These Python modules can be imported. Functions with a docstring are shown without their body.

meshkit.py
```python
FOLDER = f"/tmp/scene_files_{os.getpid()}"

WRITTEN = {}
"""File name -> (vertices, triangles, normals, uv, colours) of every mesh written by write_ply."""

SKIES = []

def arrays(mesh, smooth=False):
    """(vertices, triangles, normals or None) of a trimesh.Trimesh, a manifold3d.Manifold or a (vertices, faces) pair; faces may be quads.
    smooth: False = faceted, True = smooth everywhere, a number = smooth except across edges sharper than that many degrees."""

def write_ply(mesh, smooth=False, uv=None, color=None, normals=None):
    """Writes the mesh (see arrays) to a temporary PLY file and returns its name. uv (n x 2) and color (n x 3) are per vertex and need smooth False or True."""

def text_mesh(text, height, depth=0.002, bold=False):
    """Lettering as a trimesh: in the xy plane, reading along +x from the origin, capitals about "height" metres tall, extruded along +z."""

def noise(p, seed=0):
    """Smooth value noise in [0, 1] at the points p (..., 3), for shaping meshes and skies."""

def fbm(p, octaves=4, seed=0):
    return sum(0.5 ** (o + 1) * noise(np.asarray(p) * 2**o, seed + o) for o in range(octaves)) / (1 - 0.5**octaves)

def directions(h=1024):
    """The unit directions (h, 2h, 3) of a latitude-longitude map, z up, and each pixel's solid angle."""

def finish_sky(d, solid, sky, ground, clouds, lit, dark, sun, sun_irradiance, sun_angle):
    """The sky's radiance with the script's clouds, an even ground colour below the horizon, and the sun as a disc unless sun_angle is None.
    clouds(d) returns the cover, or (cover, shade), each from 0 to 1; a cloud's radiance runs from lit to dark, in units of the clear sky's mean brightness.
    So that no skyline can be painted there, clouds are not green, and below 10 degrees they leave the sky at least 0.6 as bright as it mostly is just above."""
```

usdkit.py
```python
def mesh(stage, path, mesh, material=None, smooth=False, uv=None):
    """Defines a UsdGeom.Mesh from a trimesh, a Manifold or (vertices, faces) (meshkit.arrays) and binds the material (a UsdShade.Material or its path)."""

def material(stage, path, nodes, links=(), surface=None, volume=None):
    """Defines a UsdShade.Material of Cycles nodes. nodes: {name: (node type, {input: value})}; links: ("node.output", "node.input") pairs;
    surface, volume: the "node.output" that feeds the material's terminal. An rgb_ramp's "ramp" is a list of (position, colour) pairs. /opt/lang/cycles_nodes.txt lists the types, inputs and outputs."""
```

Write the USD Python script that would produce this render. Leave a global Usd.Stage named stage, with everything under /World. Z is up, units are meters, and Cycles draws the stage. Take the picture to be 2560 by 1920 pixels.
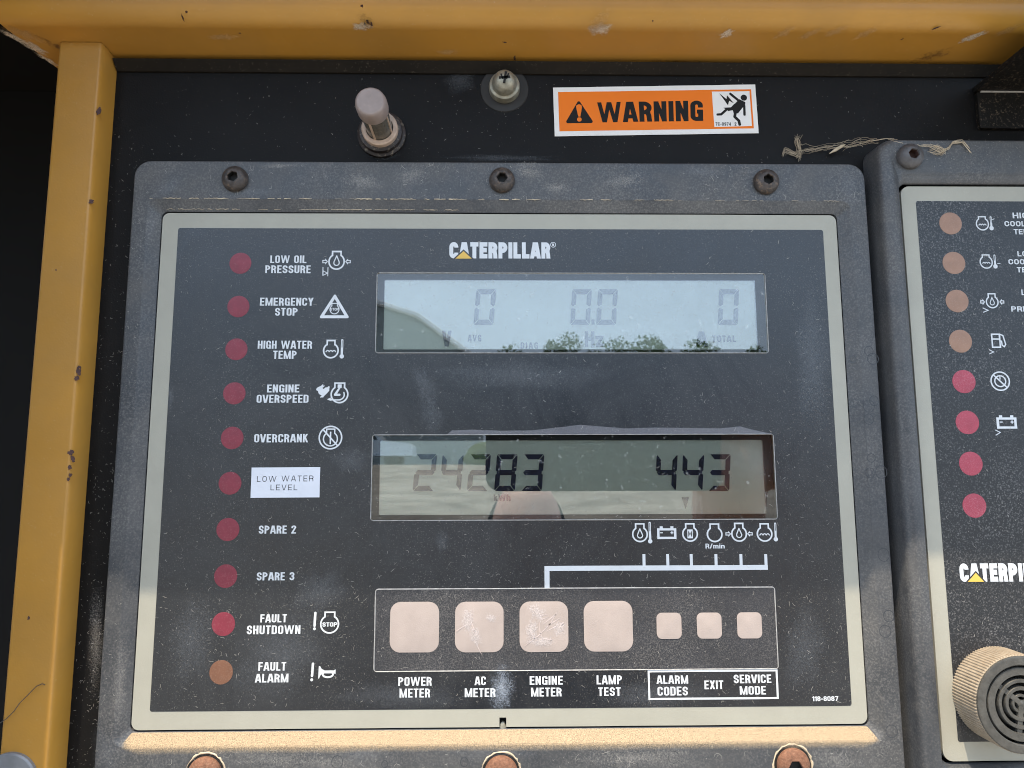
import math, random
import numpy as np, trimesh, usdkit, manifold3d
from meshkit import fbm, noise
from shapely.geometry import Polygon, LineString, Point, box as sbox
from shapely import union_all, affinity
from pxr import Usd, UsdGeom, UsdLux, UsdShade, Gf, Sdf

stage = Usd.Stage.CreateInMemory()
UsdGeom.SetStageUpAxis(stage, 'Z')
UsdGeom.SetStageMetersPerUnit(stage, 1.0)
WORLD = UsdGeom.Xform.Define(stage, '/World')
stage.SetDefaultPrim(WORLD.GetPrim())
UsdGeom.Scope.Define(stage, '/World/Looks')
R = random.Random(7)
RN = np.random.default_rng(11)

# ------------------------------------------------------------------ camera, sky, sun
FPX = 1775.0                                     # focal length for a picture 2560 wide
PITCH, YAW, ROLL = (math.radians(a) for a in (7.2972135, -0.98819218, 0.16328251))
CAM = np.array([-0.00124699, -0.25494412, -0.00577483])


def _rot(p, y, r):
    cx, sx, cy, sy, cr, sr = math.cos(p), math.sin(p), math.cos(y), math.sin(y), math.cos(r), math.sin(r)
    return (np.array([[cy, -sy, 0], [sy, cy, 0], [0, 0, 1]]) @ np.array([[1, 0, 0], [0, cx, -sx], [0, sx, cx]])
            @ np.array([[cr, 0, sr], [0, 1, 0], [-sr, 0, cr]]))


RC = _rot(PITCH, YAW, ROLL)
cam = UsdGeom.Camera.Define(stage, '/World/Camera')
cam.CreateHorizontalApertureAttr(36.0)
cam.CreateVerticalApertureAttr(27.0)
cam.CreateFocalLengthAttr(36.0 * FPX / 2560)
cam.CreateFStopAttr(44.0)
cam.CreateFocusDistanceAttr(0.257)
cam.CreateClippingRangeAttr(Gf.Vec2f(0.01, 2000))
cam.CreateExposureAttr(1.0)
m4 = np.eye(4)
m4[0, :3], m4[1, :3], m4[2, :3], m4[3, :3] = RC[:, 0], RC[:, 2], -RC[:, 1], CAM
cam.AddTransformOp().Set(Gf.Matrix4d(m4.tolist()))

SUN = np.array([-0.17, -0.345, 0.92]); SUN /= np.linalg.norm(SUN)
sun = UsdLux.DistantLight.Define(stage, '/World/Sun')
sun.CreateIntensityAttr(0.9)
sun.CreateAngleAttr(0.42)
sun.CreateNormalizeAttr(True)
sun.CreateColorAttr(Gf.Vec3f(1.0, 0.87, 0.68))
zx = np.cross([0, 1, 0], SUN); zx /= np.linalg.norm(zx)
ms = np.eye(4); ms[0, :3], ms[1, :3], ms[2, :3] = zx, np.cross(SUN, zx), SUN
sun.AddTransformOp().Set(Gf.Matrix4d(ms.tolist()))
elev, azim = math.asin(SUN[2]), math.atan2(SUN[0], SUN[1])


def M(name, nodes, links=(), surface='p.BSDF', volume=None):
    return usdkit.material(stage, '/World/Looks/' + name, nodes, links, surface=surface, volume=volume)


sky_m = M('sky', {'s': ('sky_texture', {'sky_type': 'single_scattering', 'sun_disc': False, 'sun_elevation': elev, 'sun_rotation': azim,
                                        'aerosol_density': 4.0, 'air_density': 1.0}),
                  't': ('texture_coordinate', {}), 'mp': ('mapping', {'scale': (1.0, 1.0, 3.5)}), 'n': ('noise_texture', {'scale': 2.2, 'detail': 6, 'roughness': .55}),
                  'r': ('map_range', {'from_min': .3, 'from_max': .7, 'to_min': .45, 'to_max': .8, 'clamp': True}), 'm': ('mix', {'color2': (5.9, 7.7, 10.0)}),
                  'b': ('background_shader', {'strength': 0.15})},
          [('t.generated', 'mp.vector'), ('mp.vector', 'n.vector'), ('n.fac', 'r.value'), ('r.result', 'm.fac'), ('s.color', 'm.color1'), ('m.color', 'b.color')], surface='b.background')
dome = UsdLux.DomeLight.Define(stage, '/World/sky')
UsdShade.MaterialBindingAPI.Apply(dome.GetPrim()).Bind(sky_m)
for k, v in (('label', 'pale blue hazy summer sky'), ('category', 'sky'), ('kind', 'structure')):
    dome.GetPrim().SetCustomDataByKey(k, v)


# ------------------------------------------------------------------ helpers
def P(px, py, h=0.0):
    """The point (x, z) of the plane h metres in front of the faceplate that the photograph shows at pixel (px, py) of 2560 x 1920."""
    d = RC @ np.array([(px - 1280) / FPX, 1.0, -(py - 960) / FPX])
    t = (-h - CAM[1]) / d[1]
    return CAM[0] + t * d[0], CAM[2] + t * d[2]


COUNT = {}


def numbered(path):
    n = COUNT.get(path, 0)
    COUNT[path] = n + 1
    return path if n == 0 else '%s_%03d' % (path, n)


def data(prim, label=None, cat=None, group=None, kind=None):
    for k, v in (('label', label), ('category', cat), ('group', group), ('kind', kind)):
        if v:
            prim.SetCustomDataByKey(k, v)
    return prim


def thing(name, label, cat, group=None, kind=None, loc=None):
    x = UsdGeom.Xform.Define(stage, numbered('/World/' + name))
    if loc is not None:
        x.AddTranslateOp().Set(Gf.Vec3d(*map(float, loc)))
    return data(x.GetPrim(), label, cat, group, kind)


def part(parent, name, mesh, mat, label=None, smooth=False, kind=None, cat=None, group=None):
    base = (parent.GetPath().pathString if parent is not None else '/World')
    m = usdkit.mesh(stage, numbered(base + '/' + name), mesh, mat, smooth=smooth)
    return data(m.GetPrim(), label, cat, group, kind)


TOW = np.array([[1, 0, 0], [0, 0, -1], [0, 1, 0.0]])     # (x, z, h) -> world


def W(mesh):
    mesh = mesh.copy(); mesh.vertices = mesh.vertices @ TOW.T
    return mesh


def polys(g):
    return [q for q in getattr(g, 'geoms', [g]) if q.geom_type == 'Polygon' and q.area > 1e-12]


def plate(g, h0, h1):
    """A plate of outline g (x, z) from h0 to h1 in front of the faceplate."""
    out = []
    for q in polys(g):
        m = trimesh.creation.extrude_polygon(q, h1 - h0, engine='earcut')
        m.apply_translation([0, 0, h0]); out.append(m)
    return W(trimesh.util.concatenate(out))


def rr(x0, z0, x1, z1, r, n=6):
    pts = []
    for cx, cz, a in ((x1 - r, z1 - r, 0), (x0 + r, z1 - r, 90), (x0 + r, z0 + r, 180), (x1 - r, z0 + r, 270)):
        for k in range(n + 1):
            t = math.radians(a + 90 * k / n)
            pts.append((cx + r * math.cos(t), cz + r * math.sin(t)))
    return np.array(pts)


def loft(rings, cap0=False, cap1=False):
    """rings: list of (n x 2 outline, h), anticlockwise seen from the front; consecutive rings are joined."""
    n = len(rings[0][0])
    v = np.vstack([np.column_stack([p, np.full(n, h)]) for p, h in rings])
    f = []
    for k in range(len(rings) - 1):
        for i in range(n):
            j = (i + 1) % n
            a, b, c, d = k * n + i, k * n + j, (k + 1) * n + j, (k + 1) * n + i
            f += [[a, b, c], [a, c, d]]
    if cap1:
        c = len(v); v = np.vstack([v, [*rings[-1][0].mean(0), rings[-1][1]]]); o = (len(rings) - 1) * n
        f += [[o + i, o + (i + 1) % n, c] for i in range(n)]
    if cap0:
        c = len(v); v = np.vstack([v, [*rings[0][0].mean(0), rings[0][1]]])
        f += [[(i + 1) % n, i, c] for i in range(n)]
    return W(trimesh.Trimesh(v, f, process=False))


def turned(cx, cz, prof, n=48):
    """A turned piece whose axis leaves the panel at (cx, cz): prof = [(radius, h), ...] from the back to the front centre."""
    t = np.arange(n) * 2 * math.pi / n
    c = np.column_stack([np.cos(t), np.sin(t)])
    return loft([(np.array([cx, cz]) + c * max(r, 1e-6), h) for r, h in prof])


def bx(x0, x1, y0, y1, z0, z1):
    m = trimesh.creation.box([x1 - x0, y1 - y0, z1 - z0]); m.apply_translation([(x0 + x1) / 2, (y0 + y1) / 2, (z0 + z1) / 2])
    return m


def cat(*ms):
    return trimesh.util.concatenate(list(ms))


def ribbon(pts, w, h):
    """A flat thin strand through the points (x, z)."""
    pts = np.asarray(pts, float); d = np.gradient(pts, axis=0)
    nrm = np.column_stack([-d[:, 1], d[:, 0]]); nrm /= np.maximum(np.linalg.norm(nrm, axis=1, keepdims=True), 1e-9)
    ww = np.full(len(pts), w) * np.concatenate([[0.4], np.ones(len(pts) - 2), [0.4]])
    a, b = pts + nrm * ww[:, None] / 2, pts - nrm * ww[:, None] / 2
    n = len(pts); hh = np.broadcast_to(h, n)
    v = np.vstack([np.column_stack([a, hh]), np.column_stack([b, hh])])
    f = []
    for i in range(n - 1):
        f += [[i, n + i, n + i + 1], [i, n + i + 1, i + 1]]
    return v, np.array(f)


def ribbons(list_):
    vs, fs, o = [], [], 0
    for v, f in list_:
        vs.append(v); fs.append(f + o); o += len(v)
    return W(trimesh.Trimesh(np.vstack(vs), np.vstack(fs), process=False))


def tube(pts, r, n=6):
    pts = np.asarray(pts, float); r = np.broadcast_to(r, len(pts))
    d = np.gradient(pts, axis=0); d /= np.maximum(np.linalg.norm(d, axis=1, keepdims=True), 1e-12)
    up = np.array([0.13, 0.99, 0.21]); v = []
    for p, t, q in zip(pts, d, r):
        a = np.cross(t, up); a /= max(np.linalg.norm(a), 1e-9); b = np.cross(t, a)
        for k in range(n):
            an = 2 * math.pi * k / n
            v.append(p + q * (math.cos(an) * a + math.sin(an) * b))
    f = []
    for i in range(len(pts) - 1):
        for k in range(n):
            j = (k + 1) % n
            f += [[i * n + k, (i + 1) * n + k, (i + 1) * n + j], [i * n + k, (i + 1) * n + j, i * n + j]]
    return trimesh.Trimesh(v, f, process=False)


# ------------------------------------------------------------------ condensed sign lettering, drawn as strokes
def arc(cx, cy, rx, ry, a0, a1, n=10):
    return [(cx + rx * math.cos(math.radians(a0 + (a1 - a0) * k / n)), cy + ry * math.sin(math.radians(a0 + (a1 - a0) * k / n))) for k in range(n + 1)]


def glyph(c, t, w):
    """(outline, advance) of one capital of height 1, stroke t, width w."""
    a, B = t / 2, 1 - t / 2
    r = min((w - t) / 2, 0.32)
    L, Rr = a, w - a
    S = []
    hb = 0.86                                           # horizontal strokes a little thinner
    def ln(*p, k=1.0): S.append(LineString(p).buffer(a * k, cap_style='flat', join_style='mitre', mitre_limit=3))
    def cv(p): S.append(LineString(p).buffer(a, cap_style='flat', join_style='round'))
    O = arc(Rr - r, B - r, r, r, 0, 90) + arc(L + r, B - r, r, r, 90, 180) + arc(L + r, a + r, r, r, 180, 270) + arc(Rr - r, a + r, r, r, 270, 360)
    clip = sbox(-0.2, 0, 3, 1)
    if c in 'O0': cv(O + [O[0], O[1]])
    elif c == 'Q': cv(O + [O[0], O[1]]); ln((w * .55, .25), (w, -.02))
    elif c == 'C' or c == 'G':
        p = [(Rr, 0.66)] + arc(Rr - r, B - r, r, r, 0, 90) + arc(L + r, B - r, r, r, 90, 180) + arc(L + r, a + r, r, r, 180, 270) + arc(Rr - r, a + r, r, r, 270, 360) + [(Rr, 0.35)]
        if c == 'G': p = p[:-1] + [(Rr, .36)]; cv(p); ln((Rr + a, .46), (w * .52, .46)); ln((Rr, .52), (Rr, 0))
        else: cv(p)
    elif c == 'D':
        cv([(L, a)] + [(Rr - r, a)] + arc(Rr - r, a + r, r, r, 270, 360) + arc(Rr - r, B - r, r, r, 0, 90) + [(L, B)]); ln((L, 0), (L, 1))
    elif c in 'PRB':
        m = .47; q = (B - m) / 2; q = min(q, w - t)
        cv([(L, B), (Rr - q, B)] + arc(Rr - q, (B + m) / 2, q, (B - m) / 2, 90, -90) + [(L, m)]); ln((L, 0), (L, 1))
        if c == 'R':
            S.append(LineString([(w * .45, m), (Rr - .06, m - .02), (Rr - 0.02, m - .2), (Rr, 0), (Rr + .02, -.1)]).buffer(a, cap_style='flat', join_style='round'))
        if c == 'B': cv([(L, m), (Rr - q, m)] + arc(Rr - q, (m + a) / 2, q, (m - a) / 2, 90, -90) + [(L, a)])
    elif c == 'S':
        m = .5; q = (B - m) / 2; rx = (Rr - L) / 2; cx = w / 2
        cv([(Rr, .67)] + arc(cx, B - q, rx, q, 10, 180) + [(L, B - q)] + arc(cx, B - q, rx, q * .95, 185, 235)
           + [(cx, m)] + arc(cx, a + q, rx, q * .95, 55, 0) + arc(cx, a + q, rx, q, 0, -170) + [(L, .32)])
    elif c == 'U': cv([(L, 1)] + [(L, a + r)] + arc(L + r, a + r, r, r, 180, 270) + arc(Rr - r, a + r, r, r, 270, 360) + [(Rr, 1)])
    elif c == 'J': cv([(L, .3), (L, a + r)] + arc(L + r, a + r, r, r, 180, 270) + arc(Rr - r, a + r, r, r, 270, 360) + [(Rr, 1)])
    elif c in 'EF':
        w *= .88; ln((L, 0), (L, 1)); ln((0, B), (w, B)); ln((0, .51), (w * .93, .51))
        if c == 'E': ln((0, a), (w, a))
    elif c == 'L': w *= .84; ln((L, 0), (L, 1)); ln((0, a), (w, a))
    elif c == 'H': ln((L, 0), (L, 1)); ln((Rr, 0), (Rr, 1)); ln((L, .5), (Rr, .5))
    elif c == 'I': w = t; ln((L, 0), (L, 1))
    elif c == 'T': w *= .92; ln((0, B), (w, B)); ln((w / 2, 0), (w / 2, 1))
    elif c == 'N': ln((L, 0), (L, 1)); ln((w - a, 0), (w - a, 1)); ln((L * .9, 1.04), (w - L * .9, -.04), k=.8)
    elif c == 'M': w *= 1.45; ln((L, 0), (L, 1)); ln((w - a, 0), (w - a, 1)); ln((L, 1.1), (w / 2, .0), k=.72); ln((w - a, 1.1), (w / 2, .0), k=.72)
    elif c == 'A': w *= 1.1; ln((a * .8 - .02, -.05), (w / 2 - .03, 1.05)); ln((w - a * .8 + .02, -.05), (w / 2 + .03, 1.05)); ln((w * .2, .27), (w * .8, .27))
    elif c == 'V': w *= 1.08; ln((a * .8 - .02, 1.05), (w / 2 - .02, -.05)); ln((w - a * .8 + .02, 1.05), (w / 2 + .02, -.05))
    elif c == 'W':
        w *= 1.85
        for s, e in ((a * .7, w * .27), (w / 2, w * .27), (w / 2, w * .73), (w - a * .7, w * .73)): ln((s, 1.04), (e, -.04), k=.82)
    elif c == 'Y': w *= 1.06; ln((a * .8, 1.05), (w / 2, .42)); ln((w - a * .8, 1.05), (w / 2, .42)); ln((w / 2, .46), (w / 2, 0))
    elif c == 'X': w *= 1.04; ln((a * .8, 1.04), (w - a * .8, -.04)); ln((a * .8, -.04), (w - a * .8, 1.04))
    elif c == 'K': w *= 1.02; ln((L, 0), (L, 1)); ln((w - a, 1.05), (L, .36)); ln((w * .42, .58), (w - a * .7, -.05))
    elif c == 'Z': ln((0, B), (w, B)); ln((0, a), (w, a)); ln((w - a, B), (a, a))
    elif c == '1': w = t * 1.9; ln((w - a, 0), (w - a, 1)); ln((0, .72), (w - a, .86))
    elif c == '2': cv([(L, .68)] + arc(w / 2, B - r, (w - t) / 2, r, 180, -30) + [(L, a)]); ln((0, a), (w, a))
    elif c == '3':
        q = (B - .52) / 2; rx = (w - t) / 2
        cv([(L, .7)] + arc(w / 2, .52 + q, rx, q, 165, -90) + [(w * .4, .52)]); cv([(w * .4, .52)] + arc(w / 2, a + (.52 - a) / 2, rx, (.52 - a) / 2, 90, -165) + [(L, .3)])
    elif c == '4': ln((w * .7, 0), (w * .7, 1)); ln((0, .25), (w, .25)); ln((a, .25), (w * .7, 1))
    elif c == '7': ln((0, B), (w, B)); ln((w - a, B), (w * .35, -.04))
    elif c in '8':
        q = (B - .52) / 2; rx = (w - t) / 2
        for cy, ry in ((.52 + q, q), ((.52 + a) / 2, (.52 - a) / 2)): cv(arc(w / 2, cy, rx * (.92 if cy > .5 else 1), ry, 0, 360, 24) )
    elif c == '9':
        q = (B - .4) / 2; rx = (w - t) / 2
        cv(arc(w / 2, .4 + q, rx, q, 0, 360, 24)); cv([(Rr, .4 + q)] + arc(w / 2, a + r, rx, r, 0, -160))
    elif c == '-': w *= .6; ln((0, .42), (w, .42))
    elif c == '/': w *= .7; ln((a * .5, -.04), (w - a * .5, 1.04))
    elif c == 'm': w *= 1.45; ln((L, 0), (L, .72)); cv([(L, .5)] + arc((L + w / 2) / 2, .5, (w / 2 - L) / 2, .72 - a - .5 + .0, 180, 0) + [(w / 2, 0)]); cv([(w / 2, .5)] + arc((w / 2 + w - a) / 2, .5, (w / 2 - a) / 2, .72 - a - .5, 180, 0) + [(w - a, 0)])
    elif c == 'n' or c == 'h': ln((L, 0), (L, .72 if c == 'n' else 1)); cv([(L, .46)] + arc(w / 2, .46, (w - t) / 2, .72 - a - .46, 180, 0) + [(Rr, 0)])
    elif c == 'i': w = t; ln((L, 0), (L, .72)); ln((L, .83), (L, 1))
    elif c == 'k': w *= .92; ln((L, 0), (L, 1)); ln((w - a, .74), (L, .26)); ln((w * .45, .46), (w - a * .7, -.05))
    elif c == 'z': w *= .8; ln((0, .7 - a), (w, .7 - a)); ln((0, a), (w, a)); ln((w - a, .7 - a), (a, a))
    elif c == ' ': return None, w * .55
    return union_all(S).intersection(clip), w


def text(s, t=.152, w=.43, gap=.09):
    out, x = [], 0
    for c in s:
        g, adv = glyph(c, t, w)
        if g is not None:
            out.append(affinity.translate(g, x, 0))
        x += adv + gap
    return union_all(out)


def fit(g, x0, z0, x1, z1):
    a, b, c, d = g.bounds
    sx, sz = (x1 - x0) / (c - a), (z1 - z0) / (d - b)
    return affinity.affine_transform(g, [sx, 0, 0, sz, x0 - a * sx, z0 - b * sz])


def fitpx(g, x0, y0, x1, y1, h=0.0):
    """Fits a drawing on the plane h to the place the photograph shows at pixels x0..x1, y0..y1."""
    xm, ym = (x0 + x1) / 2, (y0 + y1) / 2
    return fit(g, P(x0, ym, h)[0], P(xm, y1, h)[1], P(x1, ym, h)[0], P(xm, y0, h)[1])


def T(s, x0, y0, x1, y1, h=0.0, **k):
    return fitpx(text(s, **k), x0, y0, x1, y1, h)


# ------------------------------------------------------------------ materials
def paint(name, col, rough=.45, spec=.5, ior=1.5, grain=.0, gscale=4000, bump=0.0, bscale=3000, var=0.12, vscale=40, dust=None, metallic=0.0, haze=None):
    """A surface with mottled tone, fine relief and, where dust is given (colour, scale, low, high, amount), dust settled in specks."""
    n = {'g': ('geometry', {}), 'p': ('principled_bsdf', {'roughness': rough, 'specular_ior_level': spec, 'ior': ior, 'metallic': metallic}),
         'v': ('noise_texture', {'scale': vscale, 'detail': 5, 'roughness': .6}),
         'vr': ('rgb_ramp', {'ramp': [(.3, tuple(c * (1 - var) for c in col)), (.7, tuple(min(1, c * (1 + var)) for c in col))]})}
    l = [('g.position', 'v.vector'), ('v.fac', 'vr.fac')]
    last = 'vr.color'
    if dust:
        dc, ds, lo, hi, am = dust
        n['d'] = ('noise_texture', {'scale': ds, 'detail': 4, 'roughness': .65})
        n['dr'] = ('map_range', {'from_min': lo, 'from_max': hi, 'to_min': 0, 'to_max': am, 'clamp': True})
        n['d2'] = ('noise_texture', {'scale': 28, 'detail': 4, 'roughness': .6})
        n['d2r'] = ('map_range', {'from_min': .35, 'from_max': .65, 'to_min': .25, 'to_max': 1, 'clamp': True})
        n['dm'] = ('math', {'math_type': 'multiply'})
        n['mx'] = ('mix', {'color2': dc})
        l += [('g.position', 'd.vector'), ('g.position', 'd2.vector'), ('d.fac', 'dr.value'), ('d2.fac', 'd2r.value'), ('dr.result', 'dm.value1'), ('d2r.result', 'dm.value2'),
              ('dm.value', 'mx.fac'), (last, 'mx.color1')]
        last = 'mx.color'
    if haze:
        hc, hs, am = haze
        n['h'] = ('noise_texture', {'scale': hs, 'detail': 7, 'roughness': .68, 'distortion': .6})
        n['hr'] = ('map_range', {'from_min': .42, 'from_max': .78, 'to_min': 0, 'to_max': am, 'clamp': True})
        n['hx'] = ('mix', {'color2': hc})
        n['hq'] = ('map_range', {'from_min': .35, 'from_max': .7, 'to_min': rough * .85, 'to_max': min(1, rough * 1.35), 'clamp': True})
        l += [('g.position', 'h.vector'), ('h.fac', 'hr.value'), ('hr.result', 'hx.fac'), (last, 'hx.color1'), ('h.fac', 'hq.value'), ('hq.result', 'p.roughness')]
        last = 'hx.color'
    l.append((last, 'p.base_color'))
    if bump:
        n['b'] = ('noise_texture', {'scale': bscale, 'detail': 3})
        n['bp'] = ('bump', {'strength': bump, 'distance': .0004})
        l += [('g.position', 'b.vector'), ('b.fac', 'bp.height'), ('bp.normal', 'p.normal')]
    return M(name, n, l)


TAN = (.50, .42, .31)
yellow = paint('yellow_paint', (.44, .215, .034), rough=.38, var=.08, haze=((.30, .17, .05), 16, .42), vscale=25, bump=.10, bscale=1400, dust=((.55, .42, .25), 900, .62, .75, .35))
chip = paint('bare_chip', (.075, .035, .03), rough=.7, var=.3, vscale=900)
black_plate = paint('black_plate_paint', (.0055, .005, .0048), rough=.5, spec=.16, var=.25, vscale=60, bump=.25, bscale=1500, dust=((.30, .27, .23), 1500, .62, .74, .25))
seal = paint('dusty_rubber', (.010, .007, .004), rough=.75, spec=.25, var=.3, vscale=120, dust=(TAN, 900, .6, .75, .2))
bezel_m = paint('grey_plastic', (.043, .046, .051), rough=.42, haze=((.33, .30, .26), 30, .20), var=.16, vscale=35, bump=.18, bscale=1800, dust=((.42, .39, .36), 1500, .46, .74, .30))
trim_m = paint('pale_grey_film', (.36, .345, .285), rough=.45, var=.05, vscale=60, bump=.12, bscale=2600, dust=((.55, .5, .4), 1200, .58, .75, .25))
film = paint('black_film', (.0085, .0095, .012), rough=.30, ior=1.60, haze=((.36, .36, .36), 24, .030), var=.15, vscale=30, bump=.10, bscale=2200, dust=((.44, .41, .36), 1900, .57, .74, .42))
pad_m = paint('worn_black_film', (.026, .026, .030), rough=.5, var=.2, vscale=60, bump=.15, bscale=2600, dust=((.42, .39, .35), 2400, .47, .66, .30))
white_ink = paint('white_ink', (.62, .64, .66), rough=.42, var=.05, vscale=200)
yellow_ink = paint('yellow_ink', (.70, .44, .08), rough=.42, var=.04)
red_lens = paint('red_film', (.20, .022, .040), rough=.38, var=.12, vscale=300, dust=((.45, .35, .33), 2400, .56, .72, .25))
amber_lens = paint('amber_film', (.30, .165, .105), rough=.38, var=.10, vscale=300, dust=((.5, .42, .36), 2400, .56, .72, .25))
amber2 = paint('brown_amber_film', (.17, .075, .042), rough=.4, var=.1, vscale=300, dust=((.42, .35, .3), 2400, .52, .7, .3))
key_m = paint('pink_grey_film', (.40, .33, .295), rough=.5, var=.07, vscale=120, bump=.15, bscale=2600)
worn_m = paint('worn_white_film', (.53, .44, .41), rough=.55, var=.15, vscale=900)
line_m = paint('worn_edge', (.42, .41, .40), rough=.5, var=.3, vscale=500)
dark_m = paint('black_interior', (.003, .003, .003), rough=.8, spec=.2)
well_m = paint('black_well', (.012, .012, .012), rough=.6, spec=.3)
lcd_m = paint('lcd_backing', (.76, .80, .70), rough=.7, spec=.2, var=.03, vscale=60)
lcd_ink = paint('lcd_segment', (.018, .018, .060), rough=.6, spec=.2)
bolt_m = paint('tarnished_bolt', (.060, .050, .045), rough=.5, var=.45, vscale=500, bump=.4, bscale=1300, dust=((.30, .20, .13), 700, .52, .7, .5), metallic=.3)
rust_m = paint('rusty_bolt', (.17, .075, .042), rough=.8, var=.35, vscale=900, bump=.4, bscale=1800, dust=((.40, .24, .15), 1600, .5, .7, .5))
socket_m = paint('socket_dark', (.008, .007, .006), rough=.7)
sticker_w = paint('white_vinyl', (.76, .74, .71), rough=.5, var=.04, vscale=120)
orange_ink = paint('orange_ink', (.80, .18, .008), rough=.5, spec=.25, var=.03)
black_ink = paint('black_ink', (.010, .009, .008), rough=.55, spec=.2)
label_m = paint('white_label', (.66, .68, .74), rough=.4, var=.04, vscale=150)
cap_m = paint('pink_grey_cap', (.27, .215, .195), rough=.55, var=.12, vscale=300, dust=((.55, .40, .25), 700, .6, .75, .4))
ring_m = paint('beige_ring', (.48, .36, .28), rough=.5, var=.2, vscale=300)
nut_m = paint('black_nut', (.022, .016, .015), rough=.5, var=.3, vscale=300, dust=(TAN, 600, .55, .68, .6))
zinc = paint('dull_zinc', (.30, .28, .22), rough=.42, var=.3, vscale=500, bump=.3, bscale=900, metallic=.55)
knob_m = paint('dusty_cream_knob', (.31, .255, .19), rough=.6, var=.2, vscale=300, dust=((.26, .18, .11), 700, .48, .68, .65))
knob_f = paint('grey_knob_face', (.085, .08, .07), rough=.45, var=.3, vscale=300, bump=.3, bscale=1200, metallic=.3)
latch_m = paint('grey_latch', (.26, .26, .265), rough=.55, var=.15, vscale=200, metallic=.4)
straw = paint('dry_straw', (.52, .42, .29), rough=.7, var=.3, vscale=300)
lint_m = paint('lint', (.50, .47, .42), rough=.8, var=.3, vscale=400)
def soft(name, col, scale, lo, hi, amt, rough=.7):
    """Something rubbed or settled on a surface, thinning out towards the edge of its patch (primvar fade) and broken up by grain."""
    return M(name, {'g': ('geometry', {}), 'n': ('noise_texture', {'scale': scale, 'detail': 5, 'roughness': .7}), 'a': ('attribute', {'attribute': 'fade'}),
                    's': ('math', {'math_type': 'multiply_add', 'value2': .34, 'value3': -.17}), 'ad': ('math', {'math_type': 'add'}), 'r': ('map_range', {'from_min': lo, 'from_max': hi, 'to_min': 0, 'to_max': amt, 'clamp': True}),
                    'f2': ('map_range', {'from_min': 0, 'from_max': .35, 'to_min': 0, 'to_max': 1, 'clamp': True}), 'mu': ('math', {'math_type': 'multiply'}),
                    'g2': ('noise_texture', {'scale': 3600, 'detail': 3}), 'cr': ('rgb_ramp', {'ramp': [(.32, tuple(c * .45 for c in col)), (.68, tuple(min(1, c * 1.25) for c in col))]}), 'p': ('principled_bsdf', {'roughness': rough}), 't': ('transparent_bsdf', {'color': (1, 1, 1)}), 'm': ('mix_closure', {})},
             [('g.position', 'n.vector'), ('g.position', 'g2.vector'), ('g2.fac', 'cr.fac'), ('cr.color', 'p.base_color'), ('a.fac', 's.value1'), ('n.fac', 'ad.value1'), ('s.value', 'ad.value2'), ('ad.value', 'r.value'), ('a.fac', 'f2.value'), ('r.result', 'mu.value1'), ('f2.result', 'mu.value2'), ('mu.value', 'm.fac'),
              ('t.BSDF', 'm.closure1'), ('p.BSDF', 'm.closure2')], surface='m.closure')


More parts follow.
